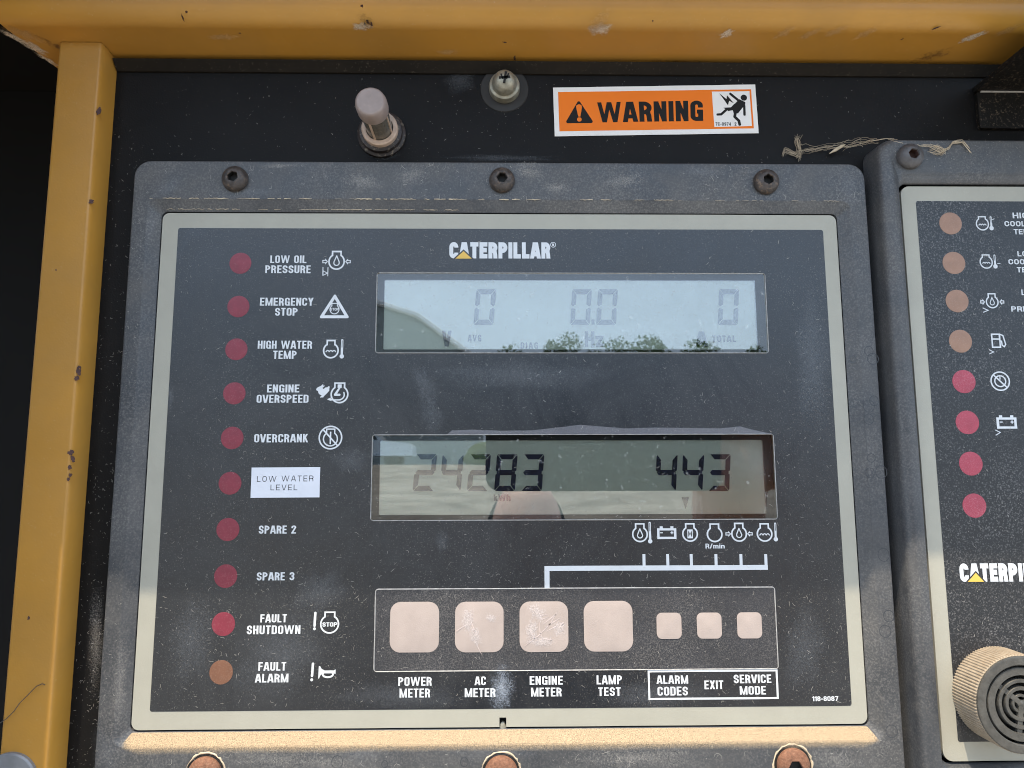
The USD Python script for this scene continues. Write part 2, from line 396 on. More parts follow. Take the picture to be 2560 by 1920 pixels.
smear_m = soft('dust_smear', (.58, .62, .68), 2600, .42, .78, .45)
scuff = soft('pale_scuff', (.74, .62, .48), 900, .30, .55, .85)
faint = soft('faint_scuff', (.70, .45, .20), 700, .30, .60, .40)
grime_m = soft('brown_grime', (.12, .06, .025), 500, .40, .75, .55)
key_wear = soft('key_wear', (.66, .58, .54), 1500, .40, .72, .75)
tan_dust = soft('tan_dust', (.46, .40, .33), 1800, .44, .84, .24)
grey_dust = soft('grey_dust', (.40, .40, .40), 1700, .36, .90, .085)
ledge_m = soft('settled_dust', (.43, .32, .20), 2600, .22, .50, .92, .85)


def with_fade(prim, fade):
    UsdGeom.PrimvarsAPI(prim).CreatePrimvar('fade', Sdf.ValueTypeNames.FloatArray, 'vertex').Set([float(q) for q in fade])
    return prim


def soft_patch(parent, name, mat, at, rx, rz, ang=0, seed=0, rough=.25, label=None, nr=5, n=28):
    """at(u, w) -> world point of local offset (u, w) in units of the surface."""
    rr_ = random.Random(seed); ca, sa = math.cos(math.radians(ang)), math.sin(math.radians(ang))
    k1, k2, p1, p2 = rr_.uniform(.5, 1), rr_.uniform(.3, .7), rr_.uniform(0, 6), rr_.uniform(0, 6)
    V, fade = [at(0, 0)], [1.0]
    for i in range(1, nr + 1):
        for j in range(n):
            t = 2 * math.pi * j / n
            q = i / nr * (1 + rough * (k1 * math.sin(2 * t + p1) + k2 * math.sin(5 * t + p2)))
            x, z = rx * q * math.cos(t), rz * q * math.sin(t)
            V.append(at(x * ca - z * sa, x * sa + z * ca)); fade.append(1 - i / nr)
    F = [[0, 1 + j, 1 + (j + 1) % n] for j in range(n)]
    for i in range(nr - 1):
        a = 1 + i * n
        for j in range(n):
            b = (j + 1) % n
            F += [[a + j, a + n + j, a + n + b], [a + j, a + n + b, a + b]]
    return with_fade(part(parent, name, trimesh.Trimesh(np.array(V), F, process=False), mat, label), fade)


def flat_patch(parent, name, mat, px, py, rx, ry, h, ang=0, seed=0, rough=.25, label=None):
    c = P(px, py, h); k = (-h - CAM[1]) / FPX
    return soft_patch(parent, name, mat, lambda u, w: np.array([c[0] + u, -h - .00005, c[1] + w]), rx * k, ry * k, ang, seed, rough, label)


def glass(name, ior, spots=0.0):
    n = {'f': ('fresnel', {'IOR': ior}), 't': ('transparent_bsdf', {'color': (.97, .98, .97)}), 'gl': ('glossy_bsdf', {'color': (1, 1, 1), 'roughness': 0.0}), 'm': ('mix_closure', {})}
    l = [('f.fac', 'm.fac'), ('t.BSDF', 'm.closure1'), ('gl.BSDF', 'm.closure2')]
    out = 'm.closure'
    if spots:
        n.update({'g': ('geometry', {}), 'n': ('noise_texture', {'scale': 420, 'detail': 6, 'roughness': .7}), 'r': ('map_range', {'from_min': .6, 'from_max': .68, 'to_min': 0, 'to_max': spots, 'clamp': True}),
                  'd': ('diffuse_bsdf', {'color': (.55, .53, .48)}), 'm2': ('mix_closure', {})})
        l += [('g.position', 'n.vector'), ('n.fac', 'r.value'), ('r.result', 'm2.fac'), ('m.closure', 'm2.closure1'), ('d.BSDF', 'm2.closure2')]
        out = 'm2.closure'
    return M(name, n, l, surface=out)


window_glass = glass('window_film', 1.88, .16)
lcd_glass = glass('lcd_glass', 1.80)
stem_glass = M('smoky_stem', {'p': ('principled_bsdf', {'base_color': (.45, .41, .35), 'roughness': .12, 'transmission_weight': .75, 'ior': 1.45})})

# ------------------------------------------------------------------ the yellow frame of the enclosure
HP = -.004                                          # front of the black mounting plate
frame = thing('enclosure_frame', 'yellow painted steel frame of beam and post around the black panel', 'enclosure frame')
HF = .006                                           # front of the post
xl = (P(103, 640, HF)[0] + P(46.7, 1275, HF)[0]) / 2
xr = (P(218, 640, HF)[0] + P(148, 1275, HF)[0]) / 2
xb = (P(260.5, 645, HP)[0] + P(210, 1275, HP)[0]) / 2
za = P(1250, 161, HP)[1]
zf = P(200, 104, HF)[1]
slope = (zf - za) / (HF - HP)
hb = .022
for k in range(60):                                  # where the sloping face ends in the bend seen near the top of the picture
    hb = .008 + k * .0005
    q = RC.T @ (np.array([0, -hb, za + slope * (hb - HP)]) - CAM)
    if 960 - FPX * q[2] / q[1] < 40:
        break
zb = za + slope * (hb - HP)


def prism_x(prof, x0, x1, lean=None):                # prof: (h, z) outline, extruded along x; lean(h) gives a slanting left end
    n = len(prof)
    v = np.array([((lean(h) if lean and x == x0 else x), -h, z) for x in (x0, x1) for h, z in prof])
    f = []
    for i in range(n):
        j = (i + 1) % n
        f += [[i, j, n + j], [i, n + j, n + i]]
    cap = [[0, i + 1, i] for i in range(1, n - 1)] + [[n, n + i, n + i + 1] for i in range(1, n - 1)]
    m = trimesh.Trimesh(v, f + cap, process=False)
    m.fix_normals()
    return m


rb = .0085
th = math.atan2(1, slope)
pts = [(-.06, za - .0), (HP, za)]
a0 = math.atan2(slope, 1)                            # direction of the slope in (h, z)
cxh = None
# bend: arc tangent to the slope and to the vertical
tl = rb * math.tan((math.pi / 2 - a0) / 2)
p0 = (hb - tl * math.cos(a0), zb - tl * math.sin(a0))
c0 = (p0[0] - rb * math.sin(a0), p0[1] + rb * math.cos(a0))
for k in range(11):
    an = (a0 - math.pi / 2) + (math.pi / 2 - a0) * k / 10
    pts.append((c0[0] + rb * math.cos(an), c0[1] + rb * math.sin(an)))
pts += [(hb, zb + .08), (-.06, zb + .08)]


def on_slope(px, py):
    """The point of the beam's sloping face seen at a pixel."""
    d = RC @ np.array([(px - 1280) / FPX, 1.0, -(py - 960) / FPX])
    # face: z = za + slope * (-y - HP)
    t = (za + slope * (-CAM[1] - HP) - CAM[2]) / (d[2] + slope * d[1])
    return CAM + t * d


e0, e1 = on_slope(144, 171), on_slope(0, 60)
lean = lambda h: e0[0] + (e1[0] - e0[0]) * (h + e0[1]) / (e0[1] - e1[1])
pts[0] = (-.012, za + slope * (-.012 - HP))
pts[1] = (HP, za)
pts[-1] = (-.012, zb + .08)
beam = prism_x(pts, xl, 1.0, lean)
part(frame, 'beam', beam, yellow, smooth=35)
# post: flat face, rounded right edge running back to the plate, top cut to follow the beam
prof = [(xl, -.02), (xl, HF - .0012)] + [(xl + .0012 - .0012 * math.cos(t), HF - .0012 + .0012 * math.sin(t)) for t in np.linspace(.3, math.pi / 2, 4)]
prof += [(xr + (xb - xr) * math.sin(t) ** .7, HP + (HF - HP) * math.cos(t) ** .6) for t in np.linspace(0, math.pi / 2, 12)]
prof += [(xb, -.02)]
zbot = -.30
ztop = lambda h: za + slope * (h - HP) - .0003
n = len(prof)
v = np.array([(x, -h, zbot) for x, h in prof] + [(x, -h, ztop(h)) for x, h in prof])
f = []
for i in range(n):
    j = (i + 1) % n
    f += [[i, n + i, n + j], [i, n + j, j]]
pm = trimesh.Trimesh(v, f + [[n, n + i + 1, n + i] for i in range(1, n - 1)], process=False)
post = part(frame, 'post', pm, yellow, smooth=40)
# overhanging lip of the roof, whose edge throws the shadow across the panel
zs = P(1250, 1478)[1]
PR = .092
ze = zs + PR * SUN[2] / -SUN[1]
part(frame, 'roof_lip', bx(-.5, 1.0, -PR, -.0225, ze, ze + .02), yellow)
part(frame, 'roof_sheet', bx(-.5, 1.0, -.022, .6, zb + .081, zb + .1), yellow)
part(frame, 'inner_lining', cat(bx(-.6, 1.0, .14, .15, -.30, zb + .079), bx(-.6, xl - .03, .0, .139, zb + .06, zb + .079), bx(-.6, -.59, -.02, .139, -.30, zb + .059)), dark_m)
part(frame, 'lower_wall', bx(-.6, 1.0, .0, .14, -1.9, -.305), yellow)
door = thing('side_door', 'yellow enclosure door standing open beside the left post, just outside the view', 'door')
part(door, 'door_panel', bx(xl - .05, xl - .035, -.108, -.02, -.3, ze + .15), dark_m)

# worn spots on the paint: bare chips and pale scuffs, each a flake-thin patch lying on the metal


def blob(cx, cz, rx, rz, ang=0, seed=0, n=18, rough=.35):
    rr_ = random.Random(seed)
    pts = []
    for k in range(n):
        t = 2 * math.pi * k / n
        q = 1 + rough * (rr_.random() - .5) * 2
        pts.append((math.cos(t) * rx * q, math.sin(t) * rz * q))
    return affinity.translate(affinity.rotate(Polygon(pts).buffer(0), ang, origin=(0, 0)), cx, cz)


def px_blob(px, py, rx, ry, h, ang=0, seed=0, rough=.35):
    c = P(px, py, h); s = (-h - CAM[1]) / FPX
    return blob(c[0], c[1], rx * s, ry * s, ang, seed, rough=rough)


chips = []
for i, (px, py, rx, ry, an) in enumerate([(247, 277, 5, 11, -15), (228, 504, 6, 6, 0), (196, 928, 5, 10, 10), (192, 945, 6, 6, 0), (199, 918, 4, 4, 0), (177, 1132, 7, 6, 0), (182, 1147, 4, 9, 25),
                                          (174, 1168, 5, 6, 0), (176, 1188, 4, 5, 0), (171, 1198, 4, 4, 0), (72, 1545, 3, 4, 0), (140, 675, 2, 2, 0)]):
    part(post, 'paint_chip', plate(px_blob(px, py, rx, ry, HF, an, i), HF - .0001, HF + .00008), chip)


def slope_patch(px, py, rx, ry, ang, seed, rough=.4):
    sh = blob(0, 0, rx, ry, ang, seed, rough=rough)
    tri = trimesh.creation.extrude_polygon(sh, .2, engine='earcut')
    c = on_slope(px, py); u = np.array([1, 0, 0]); w = np.array([0, -1, slope]); w /= np.linalg.norm(w); nn = np.cross(u, w)
    s = .24 / FPX
    vv = tri.vertices
    return trimesh.Trimesh(c + s * (vv[:, :1] * u - 0 * nn) + s * 1.35 * vv[:, 1:2] * w + nn * (vv[:, 2:3] - .1) * .0006, tri.faces, process=False)


w_s = np.array([0, -1, slope]); w_s /= np.linalg.norm(w_s); n_s = np.array([0, -slope, -1]) / math.hypot(1, slope)


def beam_patch(name, mat, px, py, rx, ry, ang, seed, rough=.25):
    c = on_slope(px, py); k = .24 / FPX
    soft_patch(frame, name, mat, lambda u, w: c + np.array([u, 0, 0]) + w_s * w * 1.35 + n_s * .00008, rx * k, ry * k, ang, seed, rough)


for i, q in enumerate([(1500, 72, 30, 22, 20), (1817, 84, 24, 11, 25), (905, 66, 26, 13, -10), (2432, 92, 34, 12, 30), (40, 95, 36, 12, -38), (85, 118, 40, 13, -38), (120, 150, 30, 9, -40)]): beam_patch('scuff_mark', scuff, *q, i)
for i, q in enumerate([(1962, 80, 32, 15, 25), (2025, 84, 28, 14, 25), (2090, 78, 30, 15, 25), (2165, 82, 32, 15, 25), (2520, 75, 40, 11, 28), (60, 85, 50, 20, -30), (1500, 50, 34, 22, 80), (560, 92, 50, 10, 5), (1120, 130, 46, 8, 4)]): beam_patch('faint_mark', faint, *q, 40 + i)
for i, q in enumerate([(915, 52, 26, 26, 20), (1080, 153, 60, 5, 0), (1700, 154, 160, 5, 0), (600, 152, 120, 5, 0), (130, 110, 40, 16, -40), (2330, 140, 60, 20, 10)]): beam_patch('grime_mark', grime_m, *q, 90 + i)
sc = [slope_patch(px, py, a, b, an, 70 + i, .5) for i, (px, py, a, b, an) in enumerate([(457, 45, 2, 9, -15), (466, 30, 5, 2, 20), (920, 55, 3, 6, 20), (928, 60, 3, 5, -10), (912, 60, 2, 4, 0), (1287, 146, 3, 7, 0), (1078, 157, 9, 1.2, 0), (2340, 70, 8, 2, 30), (2255, 98, 3, 1.5, 30), (1632, 52, 2, 2, 0), (905, 15, 3, 3, 0), (600, 83, 3, 1.5, 0), (1262, 106, 6, 1.5, -10)])]
for m_ in sc: part(frame, 'paint_chip', m_, chip)

# ------------------------------------------------------------------ black mounting plate
mount = thing('mounting_plate', 'black painted steel plate that carries both control modules', 'mounting plate')
part(mount, 'plate', bx(xb - .012, 1.0, -HP, -HP + .003, -.304, za + .002), black_plate)
z1, z2 = P(1250, 162, HP + .0025)[1], P(1250, 187, HP)[1]
part(mount, 'seal_strip', prism_x([(HP, z2), (HP + .0008, z2), (HP + .0045, z1 + .0004), (HP, z1 + .0004)], xb + .0005, 1.0), seal, label='dusty dark rubber strip along the foot of the yellow beam')

# ------------------------------------------------------------------ main display module
DW, DH = .240, .240 * .7089
mod = thing('generator_display_module', 'grey framed engine and generator display panel with two LCD windows and a key row', 'control panel')
# bezel: outer outline at the front
HB = .0025
ox0 = (P(336, 470, HB)[0] + P(229, 1920, HB)[0]) / 2; ox1 = (P(2166, 470, HB)[0] + P(2263.7, 1920, HB)[0]) / 2
oz1 = (P(586, 402, HB)[1] + P(1900, 407, HB)[1]) / 2; oz0 = P(1250, 1978, HB)[1]
tx0 = (P(408, 560)[0] + P(327, 1800)[0]) / 2; tx1 = (P(2089.6, 560)[0] + P(2169, 1790)[0]) / 2
tz1 = (P(600, 532.6)[1] + P(1900, 538)[1]) / 2; tz0 = (P(600, 1824)[1] + P(1900, 1811)[1]) / 2
g1, g2 = .0006, .0044
rings = [(rr(ox0, oz0, ox1, oz1, .006), HP), (rr(ox0, oz0, ox1, oz1, .006), HB - .0008), (rr(ox0 + .0003, oz0 + .0003, ox1 - .0003, oz1 - .0003, .0058), HB - .0002),
         (rr(ox0 + .0009, oz0 + .0009, ox1 - .0009, oz1 - .0009, .0054), HB),
         (rr(tx0 - g2 - .0004, tz0 - g2 - .0004, tx1 + g2 + .0004, tz1 + g2 + .0004, .0035), HB), (rr(tx0 - g2, tz0 - g2, tx1 + g2, tz1 + g2, .0032), HB - .0002),
         (rr(tx0 - g1 - .0007, tz0 - g1 - .0007, tx1 + g1 + .0007, tz1 + g1 + .0007, .0022), .0002), (rr(tx0 - g1, tz0 - g1, tx1 + g1, tz1 + g1, .0022), -.0003), (rr(tx0 - g1, tz0 - g1, tx1 + g1, tz1 + g1, .0022), HP)]
bezel = part(mod, 'bezel', loft(rings), bezel_m, smooth=30)
# dust lying on the lower ledge of the bezel and in the seams above
lz = tz0 - g1


def ledge(px0, px1, seed):
    xs = np.linspace(px0, px1, 620); rj = random.Random(seed)
    lo, hi = [], []
    for i, x in enumerate(xs):
        q = fbm(np.array([i * .045, seed, 0.]), 4) + .10 * rj.random(); e = min(1, (x - px0) / .006, (px1 - x) / .006)
        hi.append(-.0002); lo.append(-(.0028 + .0016 * q) * max(e, .05))
    out_v, out_f, fd = [], [], []
    for i, x in enumerate(xs):
        e = min(1, (x - px0) / .004, (px1 - x) / .004)
        cw = g2 - g1
        for zz, q in ((-.0002, 1), (-.0007, 1), (-.0022, .95), (-(cw - .0003), .8), (-cw, .6), (-(cw + .0006), .35), (-(cw + .0008) + lo[i] * .5, 0)):
            h = np.interp(-zz, [0, .0007, g2 - g1, g2 - g1 + .0006], [-.0003, .0002, HB - .0002, HB]) + .00012      # the bevel at this distance below the opening
            out_v.append((x, lz + zz, h)); fd.append(q * max(0, e))
    for i in range(len(xs) - 1):
        for k in range(6):
            a = i * 7 + k
            out_f += [[a, a + 1, a + 8], [a, a + 8, a + 7]]
    return W(trimesh.Trimesh(out_v, out_f, process=False)), fd


lm, lf = ledge(tx0 - .002, tx1 + .003, 1)
with_fade(part(bezel, 'settled_dust', lm, ledge_m, label='tan dust lying along the lower ledge of the frame'), lf)


def dust_line(x0, x1, z, h, wmax, seed, step=.0006, keep=.9):
    """A broken line of dust along an edge."""
    out, x = [], x0
    rr_ = random.Random(seed)
    run = []
    while x < x1:
        q = noise(np.array([x * 260, seed, .5]))
        wd = wmax * .7 * max(0, q - .3) * 1.3 * (.6 + .8 * rr_.random())
        if wd > .00005 and rr_.random() < keep:
            run.append((x, z + (rr_.random() - .5) * .0002, wd))
        else:
            if len(run) > 2: out.append(run)
            run = []
        x += step
    if len(run) > 2: out.append(run)
    res = []
    for r_ in out:
        p = np.array(r_); vv = np.vstack([np.column_stack([p[:, 0], p[:, 1] + p[:, 2] / 2, np.full(len(p), h)]), np.column_stack([p[:, 0], p[:, 1] - p[:, 2] / 2, np.full(len(p), h)])])
        k = len(p); ff = []
        for i in range(k - 1): ff += [[i, k + i, k + i + 1], [i, k + i + 1, i + 1]]
        res.append((vv, np.array(ff)))
    return res


seams = dust_line(tx0 - .004, tx1 - .06, tz1 + g2 + .0003, HB + .00008, .0009, 3) + dust_line(tx0 - .001, tx0 + .11, tz1 + g1 + .0008, .0004, .0006, 5) + dust_line(tx1 - .06, tx1 + .003, tz1 + g2 + .0002, HB + .00008, .0004, 9)
part(bezel, 'seam_dust', ribbons(seams), straw)

# window and keypad rectangles
def rect_px(tl, tr, bl, br):
    x0 = (P(*tl)[0] + P(*bl)[0]) / 2; x1 = (P(*tr)[0] + P(*br)[0]) / 2
    zt = (P(*tl)[1] + P(*tr)[1]) / 2; zb_ = (P(*bl)[1] + P(*br)[1]) / 2
    return x0, zb_, x1, zt


WIN1 = rect_px((944, 683.3), (1911.3, 684.2), (939, 881.3), (1920.7, 881.4))
WIN2 = rect_px((932, 1088.2), (1932.3, 1086), (927.6, 1300.9), (1942.6, 1296.7))
PAD = rect_px((941.4, 1475.2), (1934.4, 1468.6), (935.5, 1677.4), (1944.2, 1669.6))
trim_g = Polygon(rr(tx0, tz0, tx1, tz1, .0025)); film_g = Polygon(rr(-DW / 2, -DH / 2, DW / 2, DH / 2, .0008))
for x0, z0, x1, z1_ in (WIN1, WIN2):
    hole = Polygon(rr(x0, z0, x1, z1_, .0006)); film_g = film_g.difference(hole); trim_g = trim_g.difference(hole)
sx0, sz1 = P(1248.5, 1794); sx1, sz0 = P(1265.5, 1832)
trim_g = trim_g.difference(sbox(sx0, sz0 - .004, sx1, sz1))
faceplate = part(mod, 'faceplate', plate(trim_g, -.0012, 0), trim_m, label='pale grey faceplate border')
membrane = part(mod, 'membrane', plate(film_g, .00001, .00006), film, label='glossy black printed overlay')
tabm = turned((sx0 + sx1) / 2, (sz0 + sz1) / 2 - .0008, [(.0012, -.0025), (.0012, -.0009), (.0008, -.0006), (0, -.0005)], 16)
tabm.vertices[:, 2] = (tabm.vertices[:, 2] - (sz0 + sz1) / 2) * 2.2 + (sz0 + sz1) / 2
part(mod, 'metal_tab', tabm, zinc, label='small bright metal tab in the slot at the lower edge', smooth=40)
part(mod, 'slot_back', plate(sbox(sx0 - .002, sz0 - .003, sx1 + .002, sz1 + .002), -.0035, -.0030), well_m)
HI = .00008


def ink(g, name, label, mat=white_ink, h=HI, parent=None):
    return part(parent or membrane, name, plate(g, h, h + .00004), mat, label=label)


def bead(rect, wd, name='edge_line'):
    x0, z0, x1, z1_ = rect
    ring_ = [(rr(x0 - wd, z0 - wd, x1 + wd, z1_ + wd, .0012), HI), (rr(x0 - wd * .5, z0 - wd * .5, x1 + wd * .5, z1_ + wd * .5, .001), HI + .00022), (rr(x0, z0, x1, z1_, .0006), HI)]
    return loft(ring_)


# ------------------------------------------------------------------ the two LCDs
SEG = {'0': 'abcdef', '1': 'bc', '2': 'abged', '3': 'abgcd', '4': 'fgbc', '5': 'afgcd', '6': 'afgedc', '7': 'abc', '8': 'abcdefg', '9': 'abcdfg'}


def seven(c, w=.62, t=.15, sl=.09):
    """A seven-segment figure of height 1, leaning to the right."""
    gp = .014
    def hseg(z, mode):
        x0, x1 = 0, w
        if mode == 'a': q = [(x0 + gp, z), (x1 - gp, z), (x1 - t, z - t), (x0 + t, z - t)]
        elif mode == 'd': q = [(x0 + gp, z), (x0 + t, z + t), (x1 - t, z + t), (x1 - gp, z)]
        else: q = [(x0 + gp * 2, z), (x0 + t * .6, z + t / 2), (x1 - t * .6, z + t / 2), (x1 - gp * 2, z), (x1 - t * .6, z - t / 2), (x0 + t * .6, z - t / 2)]
        return Polygon(q)
    def vseg(right, top):
        z0, z1_ = (.5, 1) if top else (0, .5)
        x = w if right else 0; s = -1 if right else 1
        if top: q = [(x, z1_ - gp - .05), (x + s * gp * 1.5, z1_ - gp), (x + s * t, z1_ - t - gp), (x + s * t, z0 + t * .42), (x + s * t * .35, z0 + gp), (x, z0 + gp + .04)]
        else: q = [(x, z0 + gp + .05), (x + s * gp * 1.5, z0 + gp), (x + s * t, z0 + t + gp), (x + s * t, z1_ - t * .42), (x + s * t * .35, z1_ - gp), (x, z1_ - gp - .04)]
        return Polygon(q)
    parts = {'a': hseg(1, 'a'), 'd': hseg(0, 'd'), 'g': hseg(.5, 'g'), 'b': vseg(1, 1), 'c': vseg(1, 0), 'f': vseg(0, 1), 'e': vseg(0, 0)}
    g = union_all([parts[k].buffer(-gp * .45) for k in SEG[c]])
    return affinity.affine_transform(g, [1, sl, 0, 1, 0, 0])


def cell7(c, x0, y0, x1, y1, h):
    """Places figure c in the cell that a full 8 would fill."""
    full = seven('8').bounds; g = seven(c)
    xm, ym = (x0 + x1) / 2, (y0 + y1) / 2
    X0, X1, Z0, Z1 = P(x0, ym, h)[0], P(x1, ym, h)[0], P(xm, y1, h)[1], P(xm, y0, h)[1]
    sx, sz = (X1 - X0) / (full[2] - full[0]), (Z1 - Z0) / (full[3] - full[1])
    return affinity.affine_transform(g, [sx, 0, 0, sz, X0 - full[0] * sx, Z0 - full[1] * sz])


HL = -.0034                                          # front of the LCD backing


def lcd(rect, label, wlab):
    x0, z0, x1, z1_ = rect
    e = .0006
    d = part(mod, 'lcd_display', plate(sbox(x0 - .003, z0 - .003, x1 + .003, z1_ + .003), HL - .001, HL), lcd_m, label=label)
    well = loft([(rr(x0 - .0002, z0 - .0002, x1 + .0002, z1_ + .0002, .0006), -.0001), (rr(x0 - .0002, z0 - .0002, x1 + .0002, z1_ + .0002, .0006), -.0026), (rr(x0 + .0022, z0 + .0016, x1 - .0028, z1_ - .0018, .0006), -.0026), (rr(x0 + .0022, z0 + .0016, x1 - .0028, z1_ - .0018, .0006), HL)])
    part(d, 'window_well', well, well_m, label='dark inner edge of ' + wlab)
    part(d, 'display_glass', plate(sbox(x0 + .0023, z0 + .0017, x1 - .0029, z1_ - .0019), HL + .0011, HL + .00111), lcd_glass)
    q = sbox(x0 - .00015, z0 - .00015, x1 + .00015, z1_ + .00015)
    pane = trimesh.Trimesh(np.array([(x0, 0.0002, z0), (x1, 0.0002, z0), (x1, .0002, z1_), (x0, .0002, z1_)]), [[0, 1, 2], [0, 2, 3]], process=False)
    part(d, 'window_pane', pane, window_glass, label='clear window of ' + wlab)
    part(membrane, 'edge_line', bead(rect, .00028), line_m)
    return d


d1 = lcd(WIN1, 'upper LCD reading 0 volts, 0.0 hertz and 0 amps', 'the upper display')
d2 = lcd(WIN2, 'lower LCD reading 24283 kilowatt hours and 443', 'the lower display')
HS = HL + .0003


def seg(d, g, label, name='digit'):
    part(d, name, plate(g, HS, HS + .00006), lcd_ink, label=label)


for c, x0, x1, lab in (('0', 1184, 1240, 'volts figure 0'), ('0', 1425, 1480, 'hertz figure 0 before the point'), ('0', 1490, 1545, 'hertz figure 0 after the point'), ('0', 1793, 1849, 'amps figure 0')):
    seg(d1, cell7(c, x0, 723, x1, 812, HS), lab)
seg(d1, fitpx(sbox(0, 0, 1, 1), 1479, 799, 1486.5, 811, HS), 'decimal point', 'point')
for s, q, kw in (('V', (1104.8, 826.8, 1128.9, 866), dict(t=.26, w=.66)), ('AVG', (1169.4, 837, 1203, 853.4), dict(t=.15, gap=.2)), ('DIAG', (1301.8, 856, 1344.8, 871.6), dict(t=.15, gap=.2)), ('Hz', (1462.3, 828, 1508, 866.9), dict(t=.20, w=.60)), ('A', (1738, 829, 1769.8, 866.9), dict(t=.24, w=.64)), ('TOTAL', (1780.9, 838.7, 1839.6, 855), dict(t=.15, gap=.16))):
    seg(d1, T(s, *q, h=HS, **kw), 'letters ' + s, 'lettering')
for c, x0, x1 in (('2', 1032.7, 1092), ('4', 1099, 1159), ('2', 1168, 1226.8), ('8', 1235.7, 1294), ('3', 1302, 1361), ('4', 1636, 1695.3), ('4', 1702, 1761.7), ('3', 1769, 1828)):
    seg(d2, cell7(c, x0, 1135.5, x1, 1227.5, HS), 'figure ' + c)
seg(d2, T('kWh', 1234.7, 1235.8, 1276.5, 1252.3, h=HS, t=.17), 'letters kWh', 'lettering')
seg(d2, fitpx(Polygon([(0, 1), (1, 1), (.5, 0)]), 1704.4, 1243, 1722.7, 1272.7, HS), 'pointer triangle', 'pointer')

# ------------------------------------------------------------------ key row
x0, z0, x1, z1_ = PAD
pad = part(mod, 'keypad', loft([(rr(x0, z0, x1, z1_, .0006), .00006), (rr(x0, z0, x1, z1_, .0006), .00018), (rr(x0 + .0015, z0 + .0015, x1 - .0015, z1_ - .0015, .0008), .00010)], cap1=True), pad_m, label='worn dark key strip with four large and three small keys')
part(membrane, 'edge_line', bead(PAD, .0004), line_m)
KEYS = [('power meter key', 975.2, 1504.4, 1097.7, 1630.7), ('scratched AC meter key', 1137.7, 1504, 1259, 1630.2), ('badly scratched engine meter key', 1299, 1503.2, 1420.4, 1629.6), ('lamp test key', 1459.6, 1502, 1581.7, 1628.4),
        ('alarm codes key', 1641.2, 1531.6, 1703.4, 1597), ('exit key', 1742, 1531.2, 1803.8, 1596.2), ('service mode key', 1842.3, 1530.4, 1904.1, 1595.6)]
for lab, a, b, c, d in KEYS:
    X0, Z1 = P((a), (b + d) / 2)[0], P((a + c) / 2, b)[1]; X1, Z0 = P(c, (b + d) / 2)[0], P((a + c) / 2, d)[1]
    r = (X1 - X0) * .21
    k = part(pad, 'key_button', loft([(rr(X0, Z0, X1, Z1, r), .00019), (rr(X0, Z0, X1, Z1, r), .00024), (rr(X0 + .0005, Z0 + .0005, X1 - .0005, Z1 - .0005, r - .0004), .00028), (rr(X0 + .003, Z0 + .003, X1 - .003, Z1 - .003, r * .6), .00048)], cap1=True), key_m, label=lab, smooth=25)
    if 'scratched' in lab:
        L = []
        if 'badly' in lab:
            for p in ([(1311, 1615), (1345, 1590), (1375, 1560), (1392, 1530)], [(1358, 1560), (1392, 1534)], [(1362, 1568), (1400, 1545)], [(1366, 1578), (1408, 1556)], [(1330, 1560), (1325, 1575), (1335, 1595), (1350, 1605)], [(1348, 1556), (1350, 1580), (1356, 1595)], [(1340, 1604), (1360, 1596), (1380, 1600), (1370, 1606)], [(1342, 1522), (1352, 1540), (1368, 1536)], [(1345, 1538), (1356, 1548), (1372, 1542)], [(1395, 1575), (1402, 1562), (1410, 1556)]):
                L.append(ribbon([P(*q, h=.0005) for q in p], .0006 * (.5 + .7 * R.random()), .00053) if len(p) > 2 else ribbon([P(*p[0], h=.0005), P((p[0][0] + p[1][0]) / 2, (p[0][1] + p[1][1]) / 2, h=.0005), P(*p[1], h=.0005)], .0004, .00053))
        else:
            for p in ([(1140, 1578), (1158, 1566), (1175, 1560), (1172, 1540)], [(1172, 1535), (1180, 1560), (1190, 1585), (1198, 1598)], [(1166, 1542), (1176, 1537), (1182, 1545)], [(1186, 1600), (1196, 1620), (1204, 1636)], [(1222, 1538), (1230, 1548), (1226, 1553)], [(1178, 1572), (1190, 1578), (1196, 1592)]):
                L.append(ribbon([P(*q, h=.0005) for q in p], .0006 * (.4 + .8 * R.random()), .00053))
        part(k, 'scratch', ribbons(L), worn_m)
        for jj, q in enumerate([(1342, 1530, 24, 26, 10), (1330, 1575, 16, 36, 0), (1350, 1603, 34, 18, 0), (1398, 1570, 18, 22, 30)] if 'badly' in lab else [(1170, 1550, 22, 32, -20), (1188, 1590, 14, 36, 20), (1228, 1545, 14, 14, 0)]):
            flat_patch(k, 'worn_patch', key_wear, *q[:4], .00056, q[4], 500 + jj)

# ------------------------------------------------------------------ warning lamps, words and symbols
def disc_px(px, py, r, h=0.0):
    c = P(px, py, h); return Point(*c).buffer(r, quad_segs=12)


